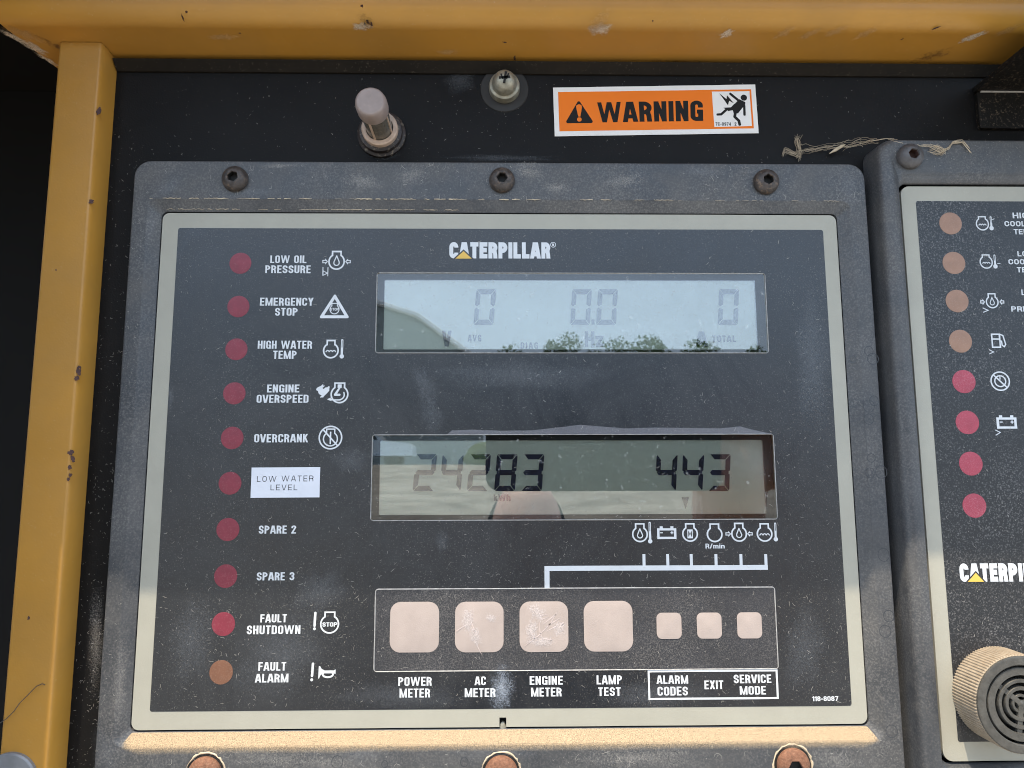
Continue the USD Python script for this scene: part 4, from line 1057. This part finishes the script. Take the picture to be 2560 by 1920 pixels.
for i, q in enumerate(ND):
    part(nm, 'indicator_lamp', turned(ncx, P(*q, h=HN)[1], [(.0042, HN + .00006), (.0042, HN + .00012), (.003, HN + .00017), (0, HN + .0002)], 36), amber_lens if i < 4 else nred, smooth=30,
         label=('dull amber lamp, row %d' if i < 4 else 'faded red lamp, row %d') % (i + 1))
for s, *q in (('HIGH', 2530.9, 532, 2586, 546), ('COOLANT', 2510.6, 553, 2606, 566), ('TEMP', 2534, 573, 2588, 586), ('LOW', 2543, 628, 2590, 641), ('COOLANT', 2520.5, 648, 2616, 661), ('TEMP', 2542, 668, 2596, 681), ('LOW', 2553, 724, 2600, 738), ('PRESSURE', 2527.5, 766, 2640, 779)):
    part(nme, 'printed_word', plate(T(s, *q, h=HN, t=.19, w=.72, gap=.14), HNI, HNI + .00004), white_ink, label='white printed word ' + s)


def nsym(i, label): sym(i, label, nme, HNI)


nsym(Ic(2455.5, 560, HN).engine(16.5, 20, -19.5, 3).waves(2, 1, .75).thermo(22, -19, 16, 4.6).ln([(24, -10), (31, -13)], 1.6), 'water temperature symbol with thermometer')
nsym(Ic(2465, 655.5, HN).engine(16.5, 20, -19.5, 3).waves(2, 1, .75).thermo(22, -19, 16, 4.6).ln([(27, 4), (35, 3)], 1.6), 'low water temperature symbol')
nsym(Ic(2480, 755, HN).engine(16, 20, -22, 3).drop(6.5, 2).arrow(-30, 1, 12).arrow(30, -1, 12).ln([(-25, 15), (-12, 21), (-25, 26)], 2), 'oil pressure symbol with arrows')
i_ = Ic(2494, 853, HN); i_.g.append(sbox(-16, -19, 7, 17).difference(sbox(-12.5, -15.5, 3.5, -7)).difference(sbox(-12.5, -3.5, 3.5, 13.5))); i_.rl([(7, -17), (14, -14), (19, 8), (15, 14), (10, 10), (9, 0), (5, -1)], 3).ln([(-24, 21), (-13, 27), (-24, 32)], 2); nsym(i_, 'fuel pump symbol')
nsym(Ic(2500, 953, HN).ring(0, 0, 24.5, 3.4).ring(0, 0, 15, 3).ln([(-17, -17), (17, 17)], 3.4).ln([(0, -13), (0, -4)], 2.6), 'crossed ring symbol')
i_ = battery(2516, 1055, 1.05, HN); i_.ln([(-30, 20), (-18, 26), (-30, 33)], 2); nsym(i_, 'battery symbol')
wordmark(2398.7, 1408, 2650, 1453.8, HN, [(2439, 1432), (2419, 1454.5), (2460, 1454.5)], None, nme, HNI)
part(nme, 'lint', ribbons(strands(700, nix0, niz0, .21, niz1, HN + .00015, 21, .00003, .0001, .0003, .0014, lambda x, z: .3 + .7 * noise(np.array([x * 50, z * 50, 4.])))), lint_m, kind='stuff')
part(nb, 'lint', ribbons(strands(80, nx0 + .004, ntz1 + .005, .2, nz1 - .001, HNB + .0001, 22)), lint_m, kind='stuff')
bolt(2273, 393, HNB, 'grey bolt with a rusty socket in the frame of the right panel, under dry grass', 'bolt of the right panel', paint('grey_bolt', (.09, .085, .085), rough=.5, var=.3, vscale=400, metallic=.3, bump=.3, bscale=1300), ang=.2, sock=paint('rust_socket', (.04, .015, .01), rough=.8))

# alarm horn with ribbed side and slotted face
kc = P(2492.6, 1733, HN); RK = .0152
kn = thing('alarm_horn', 'cream ribbed round horn with slotted grille at the lower right', 'horn')
NR = 96
t_ = np.arange(NR * 4) * 2 * math.pi / (NR * 4)
tooth = np.tile([0, 1, 1, 0], NR) * .0003
ck = np.column_stack([np.cos(t_), np.sin(t_)])
hk = HN + .0128


def kring(rad, h, k=1.0): return (np.array(kc) + ck * (rad + tooth * k)[:, None], h)


part(kn, 'body', loft([kring(RK * 1.0, HN), kring(RK * 1.0, hk - .0014), kring(RK - .00005, hk - .0008, .3)]), knob_m)
part(kn, 'rim', loft([kring(RK - .00005, hk - .0008, .3), kring(RK - .0001, hk - .0002, 0), kring(RK - .0006, hk, 0), kring(RK - .0026, hk, 0), kring(RK - .0029, hk - .0003, 0), kring(RK - .0029, hk - .003, 0)]), knob_f, smooth=40)
rg_ = []
gr = kn
def gring(r0, r1, h): return turned(*kc, [(r1, h - .0022), (r1, h - .0003), (r1 - .0002, h), (r0 + .0002, h), (r0, h - .0003), (r0, h - .0022)], 64)
for k, (r0, r1) in enumerate(((.0090, .0116), (.0066, .0079), (.0042, .0055), (.0021, .0031))):
    part(kn, 'grille_ring', gring(r0, r1, hk - .0006 - .00025 * k), knob_f, smooth=40)
part(kn, 'grille_hub', turned(*kc, [(.0012, hk - .004), (.0012, hk - .0014), (0, hk - .0010)], 24), knob_f, smooth=40)
for a in (2.45, .35, 4.55): part(kn, 'grille_bar', (W(trimesh.creation.box([.0115, .0016, .0012], transform=trimesh.transformations.translation_matrix([kc[0] + .006 * math.cos(a), kc[1] + .006 * math.sin(a), hk - .0019]) @ trimesh.transformations.rotation_matrix(a, [0, 0, 1])))), knob_f)
part(kn, 'sound_chamber', turned(*kc, [(RK - .0029, hk - .0045), (0, hk - .0045)], 48), well_m)

# ------------------------------------------------------------------ black bracket at the upper right
bk = thing('angle_bracket', 'black angle bracket standing out of the plate in the upper right corner', 'bracket')
ax0 = P(2437, 260, HP)[0]; az1 = P(2500, 227, HP)[1]; az0 = P(2500, 326, HP)[1]
blk = paint('black_bracket', (.005, .0045, .004), rough=.6, spec=.25, var=.3, vscale=200, bump=.25, bscale=1300, dust=((.36, .28, .2), 1100, .56, .7, .35))
part(bk, 'flange', plate(Polygon(rr(ax0, az0, .40, az1 - .0015, .0008)), HP, HP + .0018), blk)
part(bk, 'arm', bx(ax0 - .0004, .40, -HP - .075, -HP, az1 - .0012, az1 + .0010), blk)
part(bk, 'edge_seam', bx(ax0 + .0012, .40, -HP - .0024, -HP - .0012, az1 - .00185, az1 - .0014), line_m, label='pale weld line under the arm')

# dry grass caught behind the modules
def wisp(pts, n, spread, h, r0, seed, jit=.5):
    rr_ = random.Random(seed); out = []
    base = np.array([P(*q, h=hh) + (hh,) for q, hh in zip(pts, h)])
    tt = np.linspace(0, 1, len(base))
    for _ in range(n):
        u = np.linspace(rr_.uniform(0, jit), 1 - rr_.uniform(0, jit), 9)
        p = np.column_stack([np.interp(u, tt, base[:, k]) for k in range(3)])
        off = np.cumsum(np.array([[rr_.gauss(0, 1), rr_.gauss(0, 1), rr_.gauss(0, .4)] for _ in u]), 0) * spread * .35
        p = p + off - off.mean(0) + np.array([rr_.gauss(0, spread), rr_.gauss(0, spread), abs(rr_.gauss(0, spread * .5))])
        p[:, 2] = np.maximum(p[:, 2], HP + .0003)
        out.append(tube(np.column_stack([p[:, 0], -p[:, 2], p[:, 1]]), r0 * rr_.uniform(.6, 1.3), 5))
    return out


gs = wisp([(1962, 388), (2000, 380), (2060, 368), (2130, 362), (2200, 352)], 13, .0012, [HP + .001, HP + .001, HP + .001, HP + .003, HNB], .000035, 1)
gs += wisp([(2060, 366), (2110, 372), (2150, 360), (2215, 350), (2260, 356)], 8, .0010, [HP + .001, HP + .0015, HP + .004, HNB + .0003, HNB + .0005], .00006, 2)
gs += wisp([(1998, 332), (1992, 350), (1999, 378), (1996, 408)], 20, .0005, [HP + .0006] * 4, .000035, 3)
gs += wisp([(1955, 392), (1962, 375), (1985, 385), (2000, 392)], 10, .0004, [HP + .0006] * 4, .00005, 4, .2)
gs += wisp([(2300, 362), (2330, 366), (2360, 380), (2350, 386), (2315, 378)], 16, .0006, [HNB + .0006] * 5, .00006, 5)
gs += wisp([(2345, 384), (2372, 372), (2380, 358), (2405, 356), (2418, 372), (2428, 386)], 7, .0003, [HNB + .0006] * 6, .00008, 6, .15)
gr_ = part(None, 'dry_grass', cat(*gs), straw, label='wisp of dry grass and cobweb lying across the gap above the right panel', cat='dry grass', kind='stuff')
sd = tube([(P(2067, 390, HP)[0], -HP - .002, P(2067, 390, HP)[1]), (P(2080, 383, HP)[0], -HP - .0025, P(2080, 383, HP)[1]), (P(2095, 374, HP)[0], -HP - .003, P(2095, 374, HP)[1]), (P(2104, 370, HP)[0], -HP - .003, P(2104, 370, HP)[1])], [.0001, .0006, .0006, .0001], 8)
part(None, 'grass_seed', sd, straw, label='pointed straw-coloured seed husk in the dry grass', cat='seed', smooth=True)

# grey round latch at the foot of the post and a stray hair on the paint
c = P(26, 1952, HF)
lt = thing('round_latch', 'grey metal turn latch at the foot of the yellow post', 'latch')
part(lt, 'base_disc', turned(*c, [(.0090, HF), (.0090, HF + .0012), (.0085, HF + .0017), (.0060, HF + .002), (0, HF + .002)]), latch_m, smooth=35)
part(lt, 'handle', loft([(affinity_ if False else np.array([(c[0] - .006 + (q[0]) * 1.0, c[1] - .003 + q[1]) for q in rr(-.009, -.006, .0095, .0065, .0055)]), HF + .0018), (np.array([(c[0] - .006 + q[0] * .95, c[1] - .003 + q[1] * .92) for q in rr(-.009, -.006, .0095, .0065, .0055)]), HF + .0055), (np.array([(c[0] - .006 + q[0] * .8, c[1] - .003 + q[1] * .75) for q in rr(-.009, -.006, .0095, .0065, .0055)]), HF + .0066)], cap1=True), latch_m, smooth=40)
hp = [P(*q, h=HF) for q in [(0, 1808), (20, 1795), (40, 1776), (55, 1755), (75, 1735), (95, 1714), (108, 1708), (113, 1712)]]
part(None, 'stray_hair', tube([(p[0], -HF - .0004 - .0008 * math.sin(i * .5), p[1]) for i, p in enumerate(hp)], .00014, 5), paint('dark_hair', (.06, .05, .045), rough=.6), label='dark curled hair lying on the lower end of the yellow post', cat='hair')

# ------------------------------------------------------------------ what the display windows mirror: yard, shed, trees, photographer
GZ = -1.72


def gz(y): return GZ + max(0, min(-y - 3, 24)) * .088


ys = [6, -3] + list(np.linspace(-3, -27, 9))[1:] + [-300]
gv = np.array([(x, y, gz(y)) for y in ys for x in (-300, 300)])
gf = []
for i in range(len(ys) - 1):
    a = i * 2; gf += [[a, a + 2, a + 3], [a, a + 3, a + 1]]
gm = trimesh.Trimesh(gv, gf, process=False)
part(None, 'ground', gm, paint('gravel_yard', (.27, .25, .215), rough=.9, spec=.2, var=.42, vscale=.9), label='sunlit pale gravel yard in front of the panel', cat='ground', kind='structure')
grass_m = paint('grass', (.07, .10, .035), rough=.9, spec=.2, var=.3, vscale=2)
vg = []
for k, x in enumerate(np.arange(-40, 40, 1.6)):
    if -24 < x < -.5: continue
    m = trimesh.creation.icosphere(2, 1.0); m.vertices *= np.array([1.4, .8, .7 + .35 * R.random()]); m.vertices *= (1 + .35 * (fbm(m.vertices * 2 + k) - .5))[:, None]
    m.apply_translation([x, -27 - R.random(), gz(-27) + .2]); vg.append(m)
part(None, 'hedge', cat(*vg), grass_m, label='low dark green scrub along the far edge of the yard', cat='hedge', kind='stuff')
sheet = paint('shed_sheet', (.30, .33, .31), rough=.6, var=.06, vscale=1)
sh = thing('shed', 'grey green sheet metal shed mirrored at the left of the upper display', 'shed')
KS = 38.25 / 15.25
sp = [(-9 * KS, .3), (-9 * KS, 2.4 * KS), (-4.4 * KS, 4.25 * KS), (-1.80 * KS, 3.42 * KS), (-.45 * KS, 2.42 * KS), (-.45 * KS, .3)]
shp = trimesh.creation.extrude_polygon(Polygon(sp), 10, engine='earcut'); shp.vertices = shp.vertices @ np.array([[1, 0, 0], [0, 0, 1], [0, -1, 0.0]]); 
shp.vertices[:, 1] -= 38
shp.fix_normals()
part(sh, 'wall', shp, sheet)
part(sh, 'roof_edge', cat(*[tube([(a[0], -37.9, a[1] + .1), (b[0], -37.9, b[1] + .1)], .16, 6) for a, b in ((sp[1], sp[2]), (sp[2], sp[3]), (sp[3], sp[4]))]), paint('white_flashing', (.7, .7, .68)))
part(sh, 'door', bx(-16, -8, -37.99, -37.93, .35, 5.2), paint('shed_door', (.45, .46, .45)))

leaf_m = M('leaves', {'o': ('geometry', {}), 'rr': ('rgb_ramp', {'ramp': [(0, (.045, .085, .022)), (1, (.10, .15, .045))]}), 'd': ('diffuse_bsdf', {}), 't': ('translucent_bsdf', {'color': (.10, .16, .04)}), 'm': ('mix_closure', {'fac': .3})},
           [('o.random_per_island', 'rr.fac'), ('rr.color', 'd.color'), ('d.BSDF', 'm.closure1'), ('t.BSDF', 'm.closure2')], surface='m.closure')
bark = paint('bark', (.12, .09, .065), rough=.9, var=.3, vscale=8)
TREES = [(1282, 858, 3.2, 'small round tree left of the gap, mirrored near the volts figure'), (1425, 826, 3.3, 'tall leafy tree mirrored beside the letters Hz'), (1560, 838, 3.8, 'broad tree mirrored right of the letters Hz'), (1640, 836, 3.2, 'rounded tree right of the broad one'), (1750, 842, 3.4, 'uneven tree mirrored behind the letter A'), (1905, 858, 2.6, 'dark tree mirrored in the lower right corner of the upper display'), (1345, 880, 3.0, 'low tree between the small round and the tall leafy tree')]
for k, (px, py, rad, lab) in enumerate(TREES):
    yd = -52 - 3 * (k % 3)
    x = (px - 1250) / FPX * (-yd + .25); top = (1187 - py) / FPX * (-yd + .25) + CAM[2]
    t = thing('tree', lab, 'tree', 'trees beyond the yard')
    g0 = gz(yd); hgt = top - g0
    part(t, 'trunk', tube([(x, yd, g0 - .1), (x + .1, yd, g0 + hgt * .4), (x - .1, yd, g0 + hgt * .62)], [.28, .2, .1], 8), bark)
    nl = 5200
    cl = []
    for j in range(15):
        cl.append((R.gauss(0, rad * .40), R.gauss(0, rad * .40), hgt - rad * R.uniform(.45, 1.9), rad * R.uniform(.30, .5)))
    cl.append((0, 0, hgt - rad * .36, rad * .36))
    V, F = [], []
    for j in range(nl):
        cxx, cyy, czz, cr = cl[j % len(cl)]
        d = RN.normal(size=3); d /= np.linalg.norm(d); p = np.array([x + cxx, yd + cyy, g0 + czz]) + d * cr * RN.uniform(.55, 1.02)
        if p[2] > top + .1: p[2] = top
        u = RN.normal(size=3); u /= np.linalg.norm(u); w_ = np.cross(u, d + .1); w_ /= np.linalg.norm(w_) + 1e-9; s = RN.uniform(.08, .18)
        o = len(V); V += [p - u * s, p + w_ * s * .6, p + u * s, p - w_ * s * .6]; F += [[o, o + 1, o + 2], [o, o + 2, o + 3]]
    part(t, 'crown', trimesh.Trimesh(V, F, process=False), leaf_m)

# parked pickup at the left
tk_ = thing('pickup_truck', 'pale blue white pickup truck mirrored at the left end of the lower display', 'truck')
g0 = gz(-34); tw = paint('truck_paint', (.62, .68, .72), rough=.25, var=.02)


def side(pts, y0, y1):
    m = trimesh.creation.extrude_polygon(Polygon(pts), y1 - y0, engine='earcut'); m.vertices = np.column_stack([m.vertices[:, 0], y1 - m.vertices[:, 2], m.vertices[:, 1]]); m.fix_normals(); return m


tx = -9.2
part(tk_, 'body', side([(tx, g0 + .5), (tx, g0 + 1.15), (tx + 1.9, g0 + 1.15), (tx + 2.0, g0 + 1.2), (tx + 3.7, g0 + 1.2), (tx + 4.9, g0 + 1.1), (tx + 5.1, g0 + .95), (tx + 5.1, g0 + .5)], -34.9, -33), tw)
part(tk_, 'cab', side([(tx + 1.95, g0 + 1.2), (tx + 2.15, g0 + 1.85), (tx + 3.1, g0 + 1.88), (tx + 3.75, g0 + 1.2)], -34.8, -33.1), tw)
part(tk_, 'window', side([(tx + 2.1, g0 + 1.25), (tx + 2.25, g0 + 1.75), (tx + 3.05, g0 + 1.78), (tx + 3.5, g0 + 1.25)], -34.82, -33.08), paint('truck_glass', (.02, .025, .03), rough=.05))
for wx in (tx + .95, tx + 4.15):
    for wy in (-34.75, -33.15):
        c_ = trimesh.creation.cylinder(.36, .25, 24); c_.apply_transform(trimesh.transformations.rotation_matrix(math.pi / 2, [1, 0, 0])); c_.apply_translation([wx, wy, g0 + .36])
        part(tk_, 'wheel', c_, black_ink)

# the photographer, arms raised with a phone close to the panel
skin = paint('skin', (.62, .39, .31), rough=.5, var=.06, vscale=30)
shirt = paint('dark_shirt', (.05, .065, .06), rough=.9, spec=.2, var=.15, vscale=20)
phx0, phx1, phz0, phz1 = CAM[0] - .010, CAM[0] + .158, CAM[2] - .0115, CAM[2] + .064
ph = thing('phone', 'dark phone held level in front of the panel by the photographer', 'phone')
yp = CAM[1] - .004
part(ph, 'case', loft([(rr(phx0, phz0, phx1, phz1, .010), -yp - .0095), (rr(phx0, phz0, phx1, phz1, .010), -yp - .001), (rr(phx0 + .001, phz0 + .001, phx1 - .001, phz1 - .001, .009), -yp)], cap0=True, cap1=True), paint('phone_case', (.03, .036, .034), rough=.55))
part(ph, 'lens', turned(CAM[0], CAM[2] + .022, [(.007, -yp), (.007, -yp + .0015), (.006, -yp + .002), (0, -yp + .0018)], 32), paint('phone_lens', (.01, .01, .012), rough=.1))
MF = manifold3d.Manifold


def ball(c, r): return MF.sphere(r, 20).translate([float(q) for q in c])


def bone(a, ra, b, rb): return MF.batch_hull([ball(a, ra), ball(b, rb)])


HC = np.array([.056, -1.27, -.125])
ft = GZ
B_ = []
nk = HC + [0, -.03, -.12]; chest = HC + [0, -.06, -.30]; hip = np.array([HC[0], HC[1] - .05, ft + .92])
B_.append(MF.batch_hull([ball(chest + [.15, 0, .08], .07), ball(chest + [-.15, 0, .08], .07), ball(chest + [.1, 0, -.12], .10), ball(chest + [-.1, 0, -.12], .10)]))
B_.append(MF.batch_hull([ball(chest + [.1, 0, -.12], .10), ball(chest + [-.1, 0, -.12], .10), ball(hip + [.09, 0, 0], .11), ball(hip + [-.09, 0, 0], .11)]))
B_.append(bone(chest + [0, .0, .14], .065, HC + [0, -.02, -.07], .055))
for s in (-1, 1):
    B_ += [bone(hip + [.09 * s, 0, 0], .095, np.array([HC[0] + .11 * s, HC[1] - .03, ft + .48]), .062), bone(np.array([HC[0] + .11 * s, HC[1] - .03, ft + .48]), .062, np.array([HC[0] + .12 * s, HC[1] - .06, ft + .09]), .042), bone(np.array([HC[0] + .12 * s, HC[1] - .08, ft + .045]), .042, np.array([HC[0] + .14 * s, HC[1] + .12, ft + .03]), .03)]
shR, shL = chest + [.19, 0, .10], chest + [-.19, 0, .10]
haR, haL = np.array([phx1 + .012, yp - .035, phz0 + .005]), np.array([phx0 - .035, yp - .035, phz1 - .02])
haR, haL = np.array([phx1 + .020, yp - .035, phz0 + .012]), chest + [-.27, .04, -.46]
elR, elL = (shR + haR) / 2 + [.12, -.06, -.20], (shL + haL) / 2 + [-.03, -.03, 0]
for sh_, el, ha in ((shR, elR, haR), (shL, elL, haL)):
    B_ += [bone(sh_, .058, el, .044), bone(el, .044, ha, .028)]
head = ball((0, 0, 0), 1.0).scale([.076, .095, .115]).translate([float(q) for q in HC])
B_ += [head, MF.batch_hull([ball(HC + [0, .06, -.09], .03), ball(HC + [0, .02, -.05], .065)]), MF.batch_hull([ball(HC + [0, .088, .005], .008), ball(HC + [0, .112, -.032], .013)])]
for s in (-1, 1):
    B_.append(ball(HC + [.078 * s, -.01, -.01], .018))


def hand(base, tips_z, side_):
    """Palm behind the phone, four fingers bent round its edge, thumb apart."""
    out = [MF.batch_hull([ball(base + [-.03, 0, 0], .013), ball(base + [.03, 0, 0], .013), ball(base + [-.028, .0, .035 * tips_z], .010), ball(base + [.028, .0, .035 * tips_z], .010)])]
    for k, L in enumerate((.030, .036, .034, .026)):
        a = base + [-.028 + .0187 * k, 0, .035 * tips_z]; b = a + [0, .014, L * .6 * tips_z * .5]; c = b + [0, .022, L * .35 * tips_z]
        out += [bone(a, .0088, b, .0082), bone(b, .0082, c, .0072)]
    a = base + [.034 * side_, .0, .0]; b = a + [.020 * side_, .012, .018 * tips_z]; c = b + [.006 * side_, .012, .022 * tips_z]
    return out + [bone(a, .011, b, .0095), bone(b, .0095, c, .008)]


B_ += hand(haR, 1, -1) + hand(haL, -1, 1)
body = MF.batch_boolean(B_, manifold3d.OpType.Add).refine_to_length(.012)
bm = body.to_mesh(); bt = trimesh.Trimesh(bm.vert_properties[:, :3], bm.tri_verts)
trimesh.smoothing.filter_taubin(bt, iterations=6)
pp = thing('person', 'person in dark shirt holding a phone to the panel, mirrored in the lower display', 'person')
pb = part(pp, 'body', bt, skin, smooth=True)
cl_ = MF.batch_boolean([B_[0], B_[1]] + [bone(shR, .066, shR * .2 + elR * .8, .056), bone(shL, .066, shL * .2 + elL * .8, .056)], manifold3d.OpType.Add)
tz_ = MF.batch_boolean([cl_.refine_to_length(.03)], manifold3d.OpType.Add).to_mesh(); ct = trimesh.Trimesh(tz_.vert_properties[:, :3], tz_.tri_verts); ct.vertices += ct.vertex_normals * .010
hr = MF.batch_boolean([ball((0, 0, 0), 1.0).scale([.089, .088, .112]).translate([float(q) for q in HC + [0, -.034, -.012]])], manifold3d.OpType.Add).refine_to_length(.02).to_mesh()
part(pb, 'hair', trimesh.Trimesh(hr.vert_properties[:, :3], hr.tri_verts), paint('dark_hair_band', (.03, .028, .026), rough=.7, var=.3, vscale=60), smooth=True)
part(pb, 'shirt', ct, shirt, smooth=True)
lg = MF.batch_boolean([B_[1].split_by_plane([0, 0, -1], -float(hip[2] + .04))[0]] + [MF.batch_hull([ball(hip + [.09 * s, 0, 0], .105), ball(np.array([HC[0] + .11 * s, HC[1] - .03, ft + .48]), .075)]) for s in (-1, 1)] + [bone(np.array([HC[0] + .11 * s, HC[1] - .03, ft + .48]), .075, np.array([HC[0] + .12 * s, HC[1] - .06, ft + .10]), .06) for s in (-1, 1)], manifold3d.OpType.Add).to_mesh()
lt_ = trimesh.Trimesh(lg.vert_properties[:, :3], lg.tri_verts); lt_.vertices += lt_.vertex_normals * .008
part(pb, 'trousers', lt_, paint('blue_denim', (.05, .07, .12), rough=.9), smooth=40)
for s in (-1, 1):
    part(pb, 'eye', trimesh.creation.icosphere(2, .011).apply_translation(HC + [.031 * s, .081, .012]), paint('eye_%d' % (s + 2), (.3, .28, .27), rough=.2), smooth=True)
part(pb, 'mouth', trimesh.creation.box([.045, .006, .008]).apply_translation(HC + [0, .088, -.068]), paint('lips', (.38, .14, .12), rough=.5))
